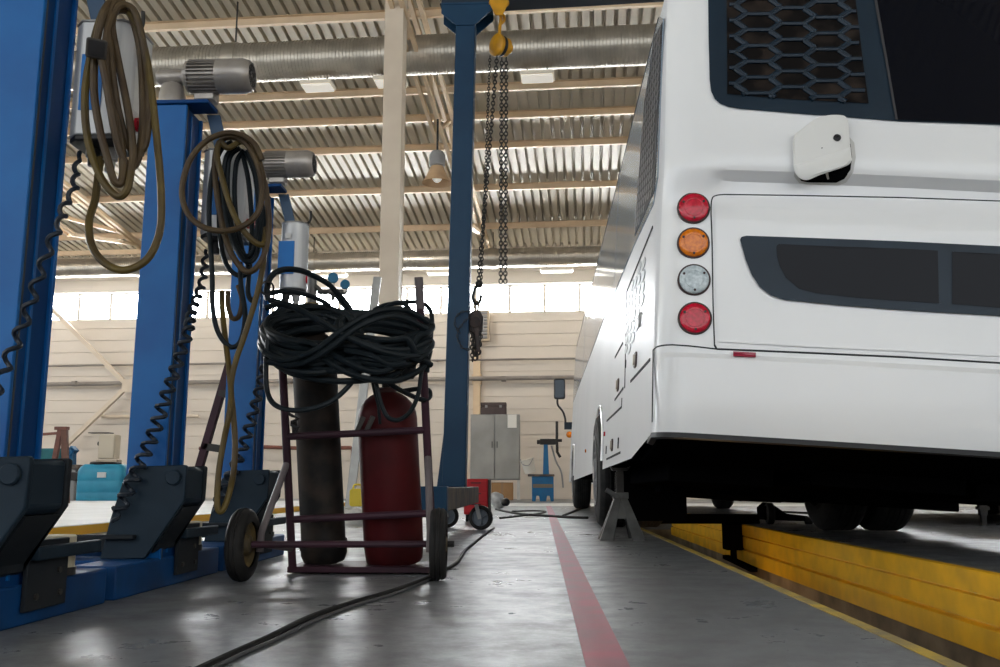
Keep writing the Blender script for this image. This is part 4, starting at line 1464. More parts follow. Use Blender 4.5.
hose([(268, 340, 3.52), (266, 365, 3.52), (267, 390, 3.52), (274, 404, 3.5), (290, 410, 3.48), (310, 409, 3.47), (330, 402, 3.47), (345, 390, 3.48), (358, 374, 3.5), (370, 358, 3.52)], .0105, 'black hose hanging in a wide U in front of the dark cylinder')
hose([(366, 355, 3.5), (374, 375, 3.5), (380, 400, 3.5), (387, 416, 3.5), (398, 420, 3.5), (410, 412, 3.52), (418, 395, 3.55), (421, 375, 3.58), (424, 352, 3.6)], .009, 'thin black hose hanging in a U over the shoulder of the red cylinder')
hose([(370, 360, 3.52), (373, 385, 3.53), (378, 405, 3.55), (380, 424, 3.57)], .006, 'thin dark hose end dangling in front of the red cylinder')
hose([(352, 352, 3.5), (375, 370, 3.48), (392, 385, 3.55), (410, 395, 3.62), (424, 400, 3.68), (430, 396, 3.72), (428, 390, 3.74), (418, 389, 3.76), (404, 391, 3.80)], .0105, 'black hose curling round the right upright to the red cylinder valve')
hose([(334, 294, 3.84), (345, 308, 3.82), (352, 318, 3.80)], .007, 'thin hose running down from the blue gauges')
# ring and clip at the left upright
tag(MB().lathe(at(267, 288, 3.55), (at(267, 288, 3.5)-EYE), [(-.01, .022), (-.01, .03), (.01, .03), (.01, .022)], 16, False).build('hose_clip', c_blackp, loc=at(267, 288, 3.55)), 'small black ring clip at the left end of the hoses', 'clip')
b = MB()
p = at(287, 359, 3.74)
b.box(tuple(p+V((-.055, -.03, -.03))), tuple(p+V((.055, .03, .03))))
b.cyl(p+V((-.02, -.03, 0)), p+V((-.02, -.05, 0)), .02, n=12)
b.cyl(p+V((.03, -.03, 0)), p+V((.03, -.05, 0)), .02, n=12)
tag(b.build('torch_valve', c_dark, bevel=.005, loc=p), 'black valve block fixed low on the left upright under the hoses', 'valve')

# ================================================================== GANTRY, HOISTS
c_navy = mat('gantry_blue', (.005, .032, .075), .45, col2=(.007, .042, .092), scale=2, spec=.25)
c_grime = mat('grimy_steel', (.16, .12, .09), .55, col2=(.06, .06, .065), scale=6, detail=8, lo=.4, hi=.6)
c_hyel = mat('hoist_yellow', (.62, .30, .012), .4, col2=(.42, .20, .012), scale=9)
c_chain = mat('chain_steel', (.035, .033, .032), .4, .4)
GY = 7.0
gan = thing('gantry_crane', (-.66, GY, 0), 'dark blue gantry crane post on a wheeled base, left of the bus', 'gantry crane')
def gl(p): return V(p)-gan.location
b0, t0 = V((-.655, GY, .345)), V((-.588, GY, 4.12))
w0, w1, dp = .176, .158, .17
vs = []
for c, w_ in ((b0, w0), (t0, w1)):
    for sx, sy in ((-1, -1), (1, -1), (1, 1), (-1, 1)):
        vs.append(gl(c+V((sx*w_/2, sy*dp/2, 0))))
MB().add(vs, [(3, 2, 1, 0), (4, 5, 6, 7), (0, 1, 5, 4), (1, 2, 6, 5), (2, 3, 7, 6), (3, 0, 4, 7)]).build('post', c_navy, gan, bevel=.008)
b = MB()
for sy in (-.095, .085):
    b.prism([(-.20, .20), (.22, .20), (.22, .13), (.075, .0), (-.075, .0), (-.20, .11)], gl((t0.x, GY+sy, 4.07)), X_, Z_, Y_, .012)
b.box(tuple(gl((t0.x-.20, GY-.10, 4.25))), tuple(gl((t0.x+.22, GY+.10, 4.27))))
b.build('head_gusset', c_navy, gan, bevel=.003)
# top beam (I section) running across the bus lane
q = MB()
A_, B2 = V((-.80, GY+.03, 4.385)), V((5.5, GY-.40, 4.385))
q.bar(A_+V((0, 0, -.10)), B2+V((0, 0, -.10)), .16, .014)
q.bar(A_, B2, .012, .2)
q.bar(A_+V((0, 0, .10)), B2+V((0, 0, .10)), .16, .014)
q.v = [tuple(gl(p)) for p in q.v]
q.build('top_beam', mat('beam_dark_blue', (.010, .02, .035), .5, spec=.3), gan)
q = MB().bar((5.35, GY-.3, .2), (5.30, GY-.3, 4.27), .17, .17)
q.box((5.21, GY-1.0, .12), (5.49, GY+.8, .28))
for y in (-.85, .65):
    q.cyl((5.32, GY+y, .07), (5.38, GY+y, .07), .07, n=20)
q.v = [tuple(gl(p)) for p in q.v]
q.build('far_leg', c_navy, gan)
q = MB().box(tuple(gl((-.745, 5.45, .205))), tuple(gl((-.555, 8.25, .345))))
q.build('base_beam', c_grime, gan, bevel=.006)
q = MB().box(tuple(gl((-.755, 5.38, .195))), tuple(gl((-.548, 5.47, .352))))
q.build('end_plate', c_navy, gan, bevel=.005)
q = MB().prism([(-.075, 0), (-.135, 0), (-.085, .42)], gl((b0.x, GY-.01, .345)), X_, Z_, Y_, .014)
q.build('foot_gusset', c_navy, gan)
def caster(x, y, yaw, r=.098):
    ax = V((math.sin(yaw), math.cos(yaw), 0))
    c = gl((x, y, r))
    wv = MB().lathe(c-ax*.022, ax, [(0, r*.7), (0, r*.9), (.006, r), (.038, r), (.044, r*.9), (.044, r*.7)], 28, False).build('caster_wheel', c_black, gan)
    h = MB().lathe(c-ax*.012, ax, [(0, r*.74), (0, r*.66), (.008, r*.62), (.008, r*.2), (-.006, r*.18), (-.006, 0)], 24, False)
    for k in range(3):
        a = 2*PI*k/3+.5
        s_ = ax.cross(Z_).normalized()
        d = s_*math.cos(a)+Z_*math.sin(a)
        h.bar(c-ax*.016, c-ax*.016+d*r*.66, .016, .012, ax)
    h.build('caster_hub', mat('hub_grey', (.12, .14, .17), .5), wv)
    MB().bar(c-ax*.032+V((0, 0, -.01)), c-ax*.032+V((-.03, 0, .105)), .03, .008, ax).build('caster_fork', c_grey, wv)
caster(-.49, 7.55, R(12))
caster(-.80, 7.9, R(0))
caster(-.62, 5.7, R(80))
# trolley and chain hoist
hx, hy = -.318, GY
def chain(a, c, ww=.0135, ln=.042, r=.0052, two=False, sag=0.0):
    a, c = V(a), V(c)
    b = MB()
    L = (c-a).length
    n = max(2, int(L/(ln*.72)))
    d = (c-a).normalized()
    s1 = d.orthogonal().normalized()
    s1 = (Matrix.Rotation(R(35), 3, d)) @ s1
    s2 = d.cross(s1)
    for o in ((-.018, .018) if two else (0,)):
        for i in range(n):
            t = (i+.5)/n
            p = a.lerp(c, t)+X_*o-Z_*sag*4*t*(1-t)
            e = s1 if (i % 2) else s2
            ring = []
            for k in range(10):
                an = 2*PI*k/10
                ring.append(p+d*(ln/2*math.cos(an))+e*(ww*math.sin(an)))
            b.tube(ring, r, 5, True)
    return b
hoist = thing('chain_hoist', at(499, 45, GY), 'yellow chain hoist hanging from the gantry beam beside the blue post', 'hoist', None)
def hl(p): return V(p)-hoist.location
def hp_(px, py, Y=GY): return hl(at(px, py, Y))
b = MB()
b.prism([(p[0], p[1]) for p in [(-.07, .03), (-.075, .10), (.075, .10), (.07, .03), (.03, -.06), (-.03, -.06)]], hl(at(499, 8, GY-.125)), X_, Z_, Y_, .014)
b.prism([(p[0], p[1]) for p in [(-.07, .03), (-.075, .10), (.075, .10), (.07, .03), (.03, -.06), (-.03, -.06)]], hl(at(499, 8, GY+.095)), X_, Z_, Y_, .014)
b.cyl(hl(at(493, 3, GY-.1)), hl(at(493, 3, GY-.08)), .035, n=18)
b.cyl(hl(at(505, 3, GY-.1)), hl(at(505, 3, GY-.08)), .035, n=18)
b.cyl(hl(at(499, 14, GY-.1)), hl(at(499, 14, GY+.1)), .014, n=10)
b.build('trolley', c_hyel, hoist, bevel=.003)
b = MB().tube(spline([hp_(499, 12), hp_(501, 18), hp_(500, 26), hp_(499.5, 34)], 6), .013, 8)
b.tube(spline([hp_(499, 16), hp_(503, 15), hp_(504.5, 20), hp_(501, 24)], 6), .011, 8)
b.build('top_hook', c_hyel, hoist)
b = MB()
ax = V((-.75, -.65, -.05)).normalized()
c0 = hp_(497, 45)
b.lathe(c0-ax*.0, ax, [(-.02, .088), (.0, .095), (.012, .092), (.02, .078), (.022, 0)], 30)
b.build('hand_wheel_cover', c_hyel, hoist)
b = MB().lathe(c0, ax, [(-.03, .0), (-.03, .082), (-.045, .086), (-.055, .082), (-.055, .0)], 26)
b.build('load_sheave', c_chain, hoist)
b = MB().lathe(c0, ax, [(-.06, .0), (-.06, .078), (-.095, .078), (-.115, .05), (-.125, .05), (-.14, .04), (-.14, 0)], 26)
b.build('gear_cover', c_hyel, hoist)
b = chain(hp_(504, 58), hp_(503, 283), two=True)
b.build('hand_chain', c_chain, hoist)
b = chain(hp_(497, 56), hp_(478, 288), .0135, .042, .0054)
b.build('load_chain', c_chain, hoist)
b = chain(hp_(490, 56), hp_(481, 288), .0095, .034, .0036)
b.build('tail_chain', c_chain, hoist)
b = MB().tube(spline([hp_(478, 284), hp_(474, 291), hp_(473, 299), hp_(476, 304), hp_(480, 301), hp_(481, 295)], 6), .013, 8)
b.ball(hp_(479, 284), .03, 12, 8)
b.build('load_hook', c_chain, hoist)
lev = thing('lever_hoist', at(476, 325, GY), 'dark lever hoist with bunched chain hanging on the hook beside the post', 'hoist')
def ll(px, py, Y=GY): return at(px, py, Y)-lev.location
b = MB().tube(spline([ll(476, 300), ll(478.5, 306), ll(476.5, 313), ll(474.5, 306)], 6, True), .009, 8, True)
b.build('hanger_link', mat('worn_link', (.30, .22, .14), .45, .3), lev)
b = MB().prism([(-.06, .05), (-.025, .09), (.035, .09), (.06, .04), (.055, -.06), (.015, -.10), (-.05, -.07)], ll(475.5, 322, GY-.03), X_, Z_, Y_, .07)
b.cyl(ll(475, 322, GY-.07), ll(475, 322, GY+.06), .045, n=18)
b.bar(ll(476, 325, GY-.05), ll(478.5, 352, GY-.05), .03, .016, Y_)
b.build('hoist_body', mat('lever_hoist_body', (.055, .035, .030), .5, col2=(.03, .025, .025), scale=14), lev, bevel=.004)
b = MB()
for k in range(6):
    q = chain(ll(471.5+k*1.9, 326+k, GY-.02+.015*(k % 2)), ll(472.5+k*1.3, 361-(k*5 % 9), GY), .013, .04, .0055)
    b.add(q.v, q.f)
b.build('bunched_chain', c_chain, lev)
q = MB()
for pts in ([(471, 316), (464, 322), (458, 330), (457, 338)], [(457, 338), (462, 348), (469, 350), (474, 340)], [(470, 311), (461, 312), (455, 318)], [(455, 318), (455, 326), (460, 333)]):
    for a_, c_ in zip(pts[:-1], pts[1:]):
        k = chain(ll(*a_, GY-.12), ll(*c_, GY-.12), .008, .03, .0028)
        q.add(k.v, k.f)
q.build('slack_chain', c_chain, lev)

# ================================================================== THINGS BEHIND THE GANTRY AND ALONG THE WALL
c_alu2 = mat('ladder_aluminium', (.40, .40, .39), .4, .3, col2=(.30, .30, .29), scale=5)
lad = thing('aluminium_ladder', atz(348, 521, 0), 'aluminium ladder standing between the gas cylinders and the pale column', 'ladder')
la, lb = V((0, 0, 0)), at(377.5, 277, 9.55)-lad.location
e = V((-.09, .40, 0))
for k, o in enumerate((V((0, 0, 0)), e)):
    q = MB().bar(la+o, lb+o, .085, .03, (0, 1, 0))
    q.build('rail', c_alu2, lad, bevel=.004)
for i in range(8):
    p = la.lerp(lb, (i+.6)/8.4)
    MB().cyl(p, p+e, .016, n=10).build('rung', c_alu2, lad)
b = MB().box((-.12, -.09, 0), (.12, .10, .12))
p = atz(351, 523, 0)
q = MB()
for j in range(5):
    rw = []
    zz = (0, .05, .10, .13, .14)[j]
    sc = (1.0, 1.06, 1.0, .8, .05)[j]
    rw = [V((.13*sc*math.cos(a)*(1+.08*math.sin(3*a+j)), .10*sc*math.sin(a)*(1+.07*math.cos(4*a+j)), zz+.01*math.sin(5*a)*(j > 1))) for a in [2*PI*k/20 for k in range(20)]]
    q.v += [tuple(p+r_) for r_ in rw]
for j in range(4):
    for k in range(20):
        k2 = (k+1) % 20
        q.f.append((j*20+k, j*20+k2, (j+1)*20+k2, (j+1)*20+k))
q.f.append(tuple(range(20))[::-1])
q.f.append(tuple(80+k for k in range(20)))
tag(q.build('white_sack', mat('white_cloth', (.62, .61, .58), .8, col2=(.5, .49, .46), scale=12), loc=p), 'crumpled white sack on the floor behind the gas cylinders', 'sack')
t = thing('yellow_canister', p+V((.05, .02, .155)), 'small yellow canister resting on the white sack behind the red cylinder', 'canister')
MB().prism(rounded(-.07, 0, .07, .17, .03, 4), (0, -.04, 0), X_, Z_, Y_, .09).build('body', mat('canister_yellow', (.62, .47, .04), .45), t, bevel=.008)
MB().tube(spline([(-.04, 0, .165), (-.03, 0, .205), (.03, 0, .205), (.04, 0, .165)], 5), .010, 8).build('handle', mat('canister_yellow', (.62, .47, .04), .45), t)
MB().cyl((.045, 0, .17), (.052, 0, .20), .016, n=12).build('cap', c_blackp, t)

# red tool cabinet behind the gantry base
p = at(478, 478, 9.2)
t = thing('red_tool_cabinet', (p.x, 9.2, 0), 'red steel tool cabinet with a dark side behind the gantry base', 'cabinet')
c_redcab = mat('cabinet_red', (.42, .012, .018), .4)
MB().box((-.14, 0, .07), (.10, .32, .42)).build('body', c_redcab, t, bevel=.012)
MB().box((.10, .01, .08), (.115, .31, .41)).build('side_panel', c_dark, t)
for i in range(3):
    dr = MB().box((-.125, -.008, .09+.105*i), (.09, .0, .185+.105*i)).build('drawer', c_redcab, t, bevel=.004)
    MB().box((-.07, -.02, .165+.105*i), (.03, -.008, .175+.105*i)).build('drawer_pull', c_dark, dr)
for x in (-.11, .08):
    for y in (.04, .28):
        MB().cyl((x-.012, y, .034), (x+.012, y, .034), .034, n=16).build('caster', c_black, t)
# pale rag and hand pump bits on the floor
p = atz(497, 509, 0)
q = MB().ball((p.x, p.y, .13), .125, 16, 10, (1, .9, 1))
q.v = [(x+.02*math.sin(31*z), y, max(.002, z+.02*math.sin(23*x))) for x, y, z in q.v]
tag(q.build('white_rag_bundle', mat('rag_white', (.70, .70, .70), .8, col2=(.45, .45, .45), scale=16), loc=(p.x, p.y, 0)), 'crumpled white rag bundle on the floor right of the red cabinet', 'rag')
q = MB().lathe((p.x+.10, p.y-.10, .10), (.8, -.6, .1), [(0, .05), (.02, .06), (.07, .06), (.09, .045), (.09, 0)], 18)
tag(q.build('cable_reel', c_blackp, loc=(p.x+.1, p.y-.1, .05)), 'small black reel lying against the white rag bundle', 'reel')

# grey cabinet on legs with a brown box on top and a carton below
t = thing('grey_cabinet', (-1.10, 22.2, 0), 'grey two-door steel cabinet on legs against the cream wall', 'cabinet')
MB().box((-.60, 0, .48), (.60, .5, 2.06)).build('body', c_grey, t, bevel=.01)
for k, (x0, x1) in enumerate(((-.585, -.02), (-.0, .585))):
    d = MB().box((x0, -.025, .50), (x1, 0, 2.04)).build('door', mat('door_grey', (.33, .32, .30), .35, .2, col2=(.24, .235, .22), scale=1.4), t, bevel=.006)
    MB().bar(((-.07, .05)[k], -.045, 1.25), ((-.07, .05)[k], -.045, 1.4), .02, .02).build('handle', c_dark, d)
for x in (-.56, .56):
    for y in (.04, .46):
        MB().bar((x, y, 0), (x, y, .48), .06, .06, (0, 1, 0)).build('leg', c_greylight, t)
p = at(512, 421, 22.1)
q = MB().box((p.x-.11, 22.165, p.z-.16), (p.x+.11, 22.172, p.z+.16))
for i in range(5):
    pass
tag(q.build('notice_sheet', mat('paper_white', (.80, .78, .74), .7), loc=(p.x, 22.17, p.z)), 'white paper notice stuck on the right door of the grey cabinet', 'notice')
t = thing('brown_case', (-1.14, 22.42, 2.06), 'dark brown case lying on top of the grey cabinet', 'case')
c_case = mat('case_brown', (.095, .070, .065), .55, col2=(.07, .05, .05), scale=4)
MB().box((-.32, -.17, 0), (.31, .17, .20)).build('case_body', c_case, t, bevel=.015)
MB().box((-.322, -.172, .205), (.312, .172, .30)).build('lid', c_case, t, bevel=.015)
for x in (-.18, .17):
    MB().box((x-.03, -.185, .17), (x+.03, -.17, .23)).build('latch', c_grey, t)
t = thing('cardboard_carton', (-.93, 22.4, 0), 'brown cardboard carton on the floor under the grey cabinet', 'carton')
MB().box((-.26, -.16, .0), (.26, .2, .42)).build('box_body', mat('cardboard', (.36, .21, .10), .8, col2=(.30, .17, .08), scale=3), t, bevel=.006)
MB().box((-.03, -.1625, .0), (.03, .202, .422)).build('tape', mat('tape_tan', (.30, .19, .11), .4), t)

# blue pipe vice stand with bucket
t = thing('pipe_bending_stand', (.05, 21.0, 0), 'blue bench stand with an upright post and dark clamp lever', 'machine')
c_bench = mat('bench_blue', (.012, .15, .34), .45, col2=(.02, .12, .27), scale=5)
MB().prism([(-.25, .55), (.24, .55), (.24, 0), (.17, 0), (.15, .12), (.09, .12), (.07, 0), (-.07, 0), (-.09, .12), (-.15, .12), (-.17, 0), (-.25, 0)], (0, -.2, 0), X_, Z_, Y_, .4).build('cabinet_base', c_bench, t, bevel=.01)
MB().box((-.23, -.215, .30), (.22, -.2, .38)).build('front_band', mat('band_grey', (.20, .17, .13), .6), t)
MB().box((-.34, -.24, .55), (.26, .24, .60)).build('table_top', c_grime, t, bevel=.008)
MB().prism([(.0, .60), (.14, .60), (.115, 1.30), (.025, 1.30)], (0, -.06, 0), X_, Z_, Y_, .12).build('post', c_bench, t, bevel=.006)
b = MB().box((-.06, -.07, 1.27), (.30, .07, 1.40))
b.cyl((-.13, 0, 1.33), (-.06, 0, 1.33), .05, n=12)
b.build('clamp_head', c_dark, t, bevel=.008)
MB().tube([(.33, -.04, 1.80), (.325, -.04, 1.4), (.33, -.04, 1.1), (.40, -.04, .98)], .032, 8).build('lever', c_dark, t)
MB().cyl((.33, -.1, 1.36), (.44, -.1, 1.36), .035, n=10).build('spindle', c_dark, t)
MB().tube(spline([(.2, .05, 1.25), (.3, .05, .9), (.42, .05, .65), (.46, .05, .3)], 5), .02, 8).build('feed_hose', c_grey, t)
t = thing('white_bucket', (-.25, 21.0, .602), 'white plastic bucket tilted on the blue bench stand', 'bucket')
tt = V((-.28, -.05, 1)).normalized()
MB().lathe((.02, 0, .0+.03), tt, [(0, .0), (0, .125), (.30, .155), (.31, .165), (.325, .165), (.325, .15), (.02, .12)], 24, False).build('pail', mat('bucket_white', (.74, .71, .64), .5), t)
MB().tube(spline([(-.21, -.03, .34), (-.16, -.17, .22), (-.02, -.18, .20), (.08, -.1, .36)], 6), .008, 6).build('bail_handle', c_grey, t)

# louvred wall unit
q = MB().box((-2.88, 23.62, 4.12), (-2.52, 23.96, 4.95))
t = thing('wall_heater', BROT @ V((-2.70, 23.62, 4.12)), 'grey louvred heater box high on the tan wall post', 'heater', None, BR)
MB().box((-.18, 0, 0), (.12, .17, .83)).build('casing', mat('heater_case', (.52, .42, .30), .5), t, bevel=.01)
for i in range(8):
    MB().prism([(0, 0), (-.03, .02), (-.03, .07), (0, .085)], (-.16, 0, .06+i*.093), Y_, Z_, X_, .23).build('louvre', c_grey, t)

# ================================================================== LEFT BACKGROUND
# raised pale working platform with a yellow edge
b = MB().box((-9.5, 5.2, .004), (-3.36, 16.6, .075))
o = tag(b.build('floor_platform', c_pale, bevel=.004, loc=(-6.4, 11, 0)), 'low pale platform with a yellow edge behind the blue lifts', 'platform')
pl_ = o
b = MB().box((-3.36, 5.2, .004), (-3.345, 16.6, .068))
b.v = [tuple(V(p)-o.location) for p in b.v]
b.build('yellow_edge', c_amber, o)
b = MB().box((-9.5, 5.18, .004), (-3.345, 5.2, .068))
b.v = [tuple(V(p)-o.location) for p in b.v]
b.build('front_edge', c_amber, o)
# blue tank
c_tank = mat('tank_blue', (.035, .30, .46), .4, col2=(.03, .25, .40), scale=4)
p = atz(106, 505, .0)
TY = 17.6
x0, x1 = at(83, 480, TY).x, at(131, 480, TY).x
t = thing('blue_tank', ((x0+x1)/2, TY, 0), 'bright blue plastic water tank standing by the far wall', 'tank')
hw = (x1-x0)/2
rws = []
for z, s_ in ((.0, .97), (.03, 1.0), (.2, 1.0), (.22, .985), (.24, 1.0), (.42, 1.0), (.44, .985), (.46, 1.0), (.62, 1.0), (.70, .93), (.755, .80), (.76, .0)):
    rws.append([V((px_*s_, py_*s_, z)) for px_, py_ in rounded(-hw, -.32, hw, .32, .12, 5)])
q = MB().grid(rws, True)
q.f.append(tuple(range(24))[::-1])
q.build('tank_body', c_tank, t, angle=40)
MB().lathe((-.05, 0, .75), Z_, [(0, .28), (.03, .29), (.05, .27), (.05, 0)], 26).build('lid', c_dark, t)
MB().box((-.04, -.335, .50), (.13, -.318, .60)).build('label_plate', c_lwhite, t)
# beige switch box on the wall behind
p = at(106, 446, 19.5)
t = thing('beige_cabinet', (p.x, 19.6, 0), 'beige steel box on a stand behind the blue tank', 'cabinet')
c_beige = mat('beige_paint', (.66, .58, .46), .5)
MB().box((-.16, -.12, .92), (.20, .16, 1.44)).build('box', c_beige, t, bevel=.01)
MB().box((-.14, -.135, .94), (.18, -.12, 1.42)).build('door', c_beige, t, bevel=.004)
MB().box((-.20, -.10, .70), (.26, .16, .90)).build('shelf_box', mat('shelf_beige', (.55, .46, .36), .6), t, bevel=.006)
MB().box((-.40, -.14, 1.47), (.06, .1, 1.49)).build('lid', c_dark, t)
MB().bar((.02, 0, 0), (.02, 0, .70), .1, .1, (0, 1, 0)).build('stand', c_grey, t)
MB().cyl((-.20, -.05, 1.25), (-.16, -.05, 1.25), .045, n=12).build('knob', c_dark, t)
# teal lathe
p = at(62, 470, 19)
t = thing('teal_lathe', (p.x, 19.0, 0), 'old teal machine with a grey base left of the blue tank', 'machine')
c_teal = mat('machine_teal', (.015, .12, .14), .45, col2=(.02, .16, .18), scale=6)
MB().box((-.55, -.2, .78), (.05, .25, 1.12)).build('headstock', c_teal, t, bevel=.03)
MB().lathe((-.62, 0, 1.0), X_, [(0, .1), (.05, .12), (.07, .12)], 18).build('chuck', c_dark, t)
b = MB().prism([(0, 0), (.16, 0), (.14, .3), (.20, .36), (.10, .46), (.02, .36)], (.1, -.1, .72), X_, Z_, Y_, .2)
b.cyl((.15, -.2, 1.05), (.15, -.1, 1.05), .09, n=14)
b.build('tailstock', c_bench, t, bevel=.01)
MB().box((-.55, -.22, .68), (.45, .25, .78)).build('bed', c_grime, t, bevel=.01)
MB().box((.0, -.2, .0), (.40, .22, .68)).build('base_cabinet', c_grey, t, bevel=.02)
MB().box((-.52, -.2, .0), (-.2, .22, .68)).build('base_cabinet', c_grey, t, bevel=.02)
MB().box((.30, -.23, .45), (.55, -.1, .62)).build('chip_tray', c_dark, t, bevel=.008)
# rusty trestle
p0, p1 = at(62, 428, 14.0), at(62, 500, 14.0)
t = thing('rusty_trestle', (p0.x, 14, 0.076), 'rusty red steel trestle standing on the pale platform behind the nearest lift', 'trestle')
zt = p0.z-.076
MB().bar((-.15, 0, 0), (-.02, 0, zt), .07, .06, (0, 1, 0)).build('leg', c_rust, t)
MB().bar((.16, 0, 0), (.04, 0, zt), .09, .07, (0, 1, 0)).build('leg', mat('rust_brown', (.16, .075, .055), .6, col2=(.1, .05, .04), scale=5), t)
MB().box((-.10, -.05, zt-.03), (.10, .05, zt+.02)).build('head', c_rust, t, bevel=.004)
MB().bar((-.34, 0, zt-.10), (-.04, 0, zt-.08), .04, .05, (0, 1, 0)).build('arm', c_rust, t)
# maroon prop with stub arms between the lifts
t = thing('maroon_prop', V((at(180, 512, 6.2).x, 6.2, 0)), 'leaning maroon steel post with two dark stub arms between the blue lifts', 'post')
A_ = at(241, 325, 6.2)-t.location
B_ = V((0, 0, 0))
MB().bar(A_, B_, .052, .05, (0, 1, 0)).build('post', c_maroon, t, bevel=.004)
for px, py, qx, qy in ((219, 393, 238, 396), (202, 446, 234, 451)):
    MB().bar(at(px, py, 6.2)-t.location, at(qx, qy, 6.2)-t.location, .05, .05, (0, 1, 0)).build('stub_arm', c_dark, t, bevel=.004)

# ================================================================== UNDER AND BEHIND THE BUS
# axle stand under the tail
p = V((.535, 6.25, 0))
t = thing('axle_stand', p, 'grey steel axle stand propping the bus beside the rear wheel', 'axle stand')
c_stand = mat('stand_grey', (.115, .12, .12), .5, col2=(.06, .06, .06), scale=9)
for k, (sx, sy) in enumerate(((-1, -1), (1, -1), (1, 1), (-1, 1))):
    b = MB()
    f0 = V((sx*.15, sy*.13, 0))
    tp = V((sx*.035, sy*.035, .29))
    e1, e2 = V((-sx*.085, 0, 0)), V((0, -sy*.085, 0))
    f1, f2 = f0+e1, f0+e2
    t1, t2 = tp+V((-sx*.035, 0, 0)), tp+V((0, -sy*.035, 0))
    th = V((-sx*.005, -sy*.005, 0))
    b.add([f0, f1, t1, tp, f0+th, f1+th, t1+th, tp+th], [(0, 1, 2, 3), (7, 6, 5, 4), (0, 4, 5, 1), (1, 5, 6, 2), (2, 6, 7, 3), (3, 7, 4, 0)])
    b.add([f0, f2, t2, tp, f0+th, f2+th, t2+th, tp+th], [(0, 1, 2, 3), (7, 6, 5, 4), (0, 4, 5, 1), (1, 5, 6, 2), (2, 6, 7, 3), (3, 7, 4, 0)])
    b.build('leg', c_stand, t, smooth=False)
b = MB().box((-.05, -.05, .27), (.05, .05, .31))
b.add([V(q_) for q_ in ((-.092, -.082, .14), (.092, -.082, .14), (.092, .082, .14), (-.092, .082, .14), (-.036, -.036, .28), (.036, -.036, .28), (.036, .036, .28), (-.036, .036, .28))], [(3, 2, 1, 0), (4, 5, 6, 7), (0, 1, 5, 4), (1, 2, 6, 5), (2, 3, 7, 6), (3, 0, 4, 7)])
b.build('collar', c_stand, t)
MB().bar((-.10, -.06, .33), (-.02, -.055, .28), .02, .03).build('ratchet_lever', c_stand, t, bevel=.003)
b = MB().box((-.022, -.022, .2), (.022, .022, .455))
for i in range(9):
    b.prism([(0, 0), (-.012, .012), (0, .02)], (-.022, -.02, .30+i*.016), X_, Z_, Y_, .04)
b.build('ratchet_bar', c_dark, t)
MB().prism([(-.07, .03), (-.05, 0), (.05, 0), (.07, .03), (.05, .02), (-.05, .02)], (0, -.04, .455), X_, Z_, Y_, .08).build('saddle', c_dark, t)
# beam of the pit jack across the pit
t = thing('pit_jack_beam', (1.36, 8.6, 0), 'black pit jack beam lying across the pit under the bus', 'jack')
MB().box((-.62, -.10, .012), (.62, .08, .095)).build('cross_beam', c_under, t, bevel=.005)
MB().box((.30, -.14, -.22), (.46, .04, .012)).build('jack_block', c_under, t, bevel=.01)
MB().box((.44, -.12, -.16), (.50, .0, -.02)).build('jack_side', c_dark, t, bevel=.004)
MB().bar((.36, .2, -.30), (.40, -.75, -.335), .06, .035).build('lower_bar', c_under, t)
MB().bar((.38, -.06, -.32), (.38, -.06, -.2), .05, .05, (0, 1, 0)).build('drop_link', c_under, t)
# trolley jack seen in silhouette
t = thing('trolley_jack', (2.20, 8.7, 0), 'dark trolley jack on the floor under the bus beside the pit', 'jack')
MB().lathe((-.11, 0, .10), X_, [(0, .06), (0, .09), (.01, .10), (.05, .10), (.06, .09), (.06, .06), (.06, 0)], 26).build('wheel', c_black, t)
MB().prism([(-.1, .04), (.30, .03), (.30, .075), (.1, .10), (-.04, .2), (-.1, .15)], (-.03, .0, 0), X_, Z_, Y_, .3).build('frame', c_under, t, bevel=.006)
MB().bar((.05, .15, .11), (.42, .15, .095), .02, .02).build('lift_arm', c_dark, t)
MB().cyl((.24, .0, .035), (.30, .0, .035), .035, n=14).build('rear_wheel', c_black, t)
# trailer standing beyond the bus
t = thing('parked_trailer', (4.6, 9.6, 0), 'dark trailer chassis on a landing leg beyond the bus', 'trailer')
MB().box((-.84, -1.2, .20), (1.6, 3.0, .62)).build('chassis', c_under, t, bevel=.01)
b = MB().box((-.665, -1.12, .09), (-.605, -1.06, .27))
b.box((-.655, -1.11, .0), (-.615, -1.07, .09))
b.build('landing_leg', c_dark, t)
MB().box((-.68, -1.13, .14), (-.59, -1.05, .17)).build('leg_collar', c_dark, t)
MB().tube([(-.45, -1.0, .27), (-.42, -1.0, .02)], .014, 8).build('prop_rod', c_dark, t)
MB().lathe((-.42, -1.0, 0.002), Z_, [(0, .06), (.012, .06), (.02, .02)], 16).build('rod_foot', c_dark, t)
for y in (1.2, 2.2):
    MB().lathe((.9, y, .27), X_, [(0, .12), (0, .22), (.03, .27), (.17, .27), (.2, .22), (.2, .12), (.2, 0)], 28).build('wheel', c_black, t)

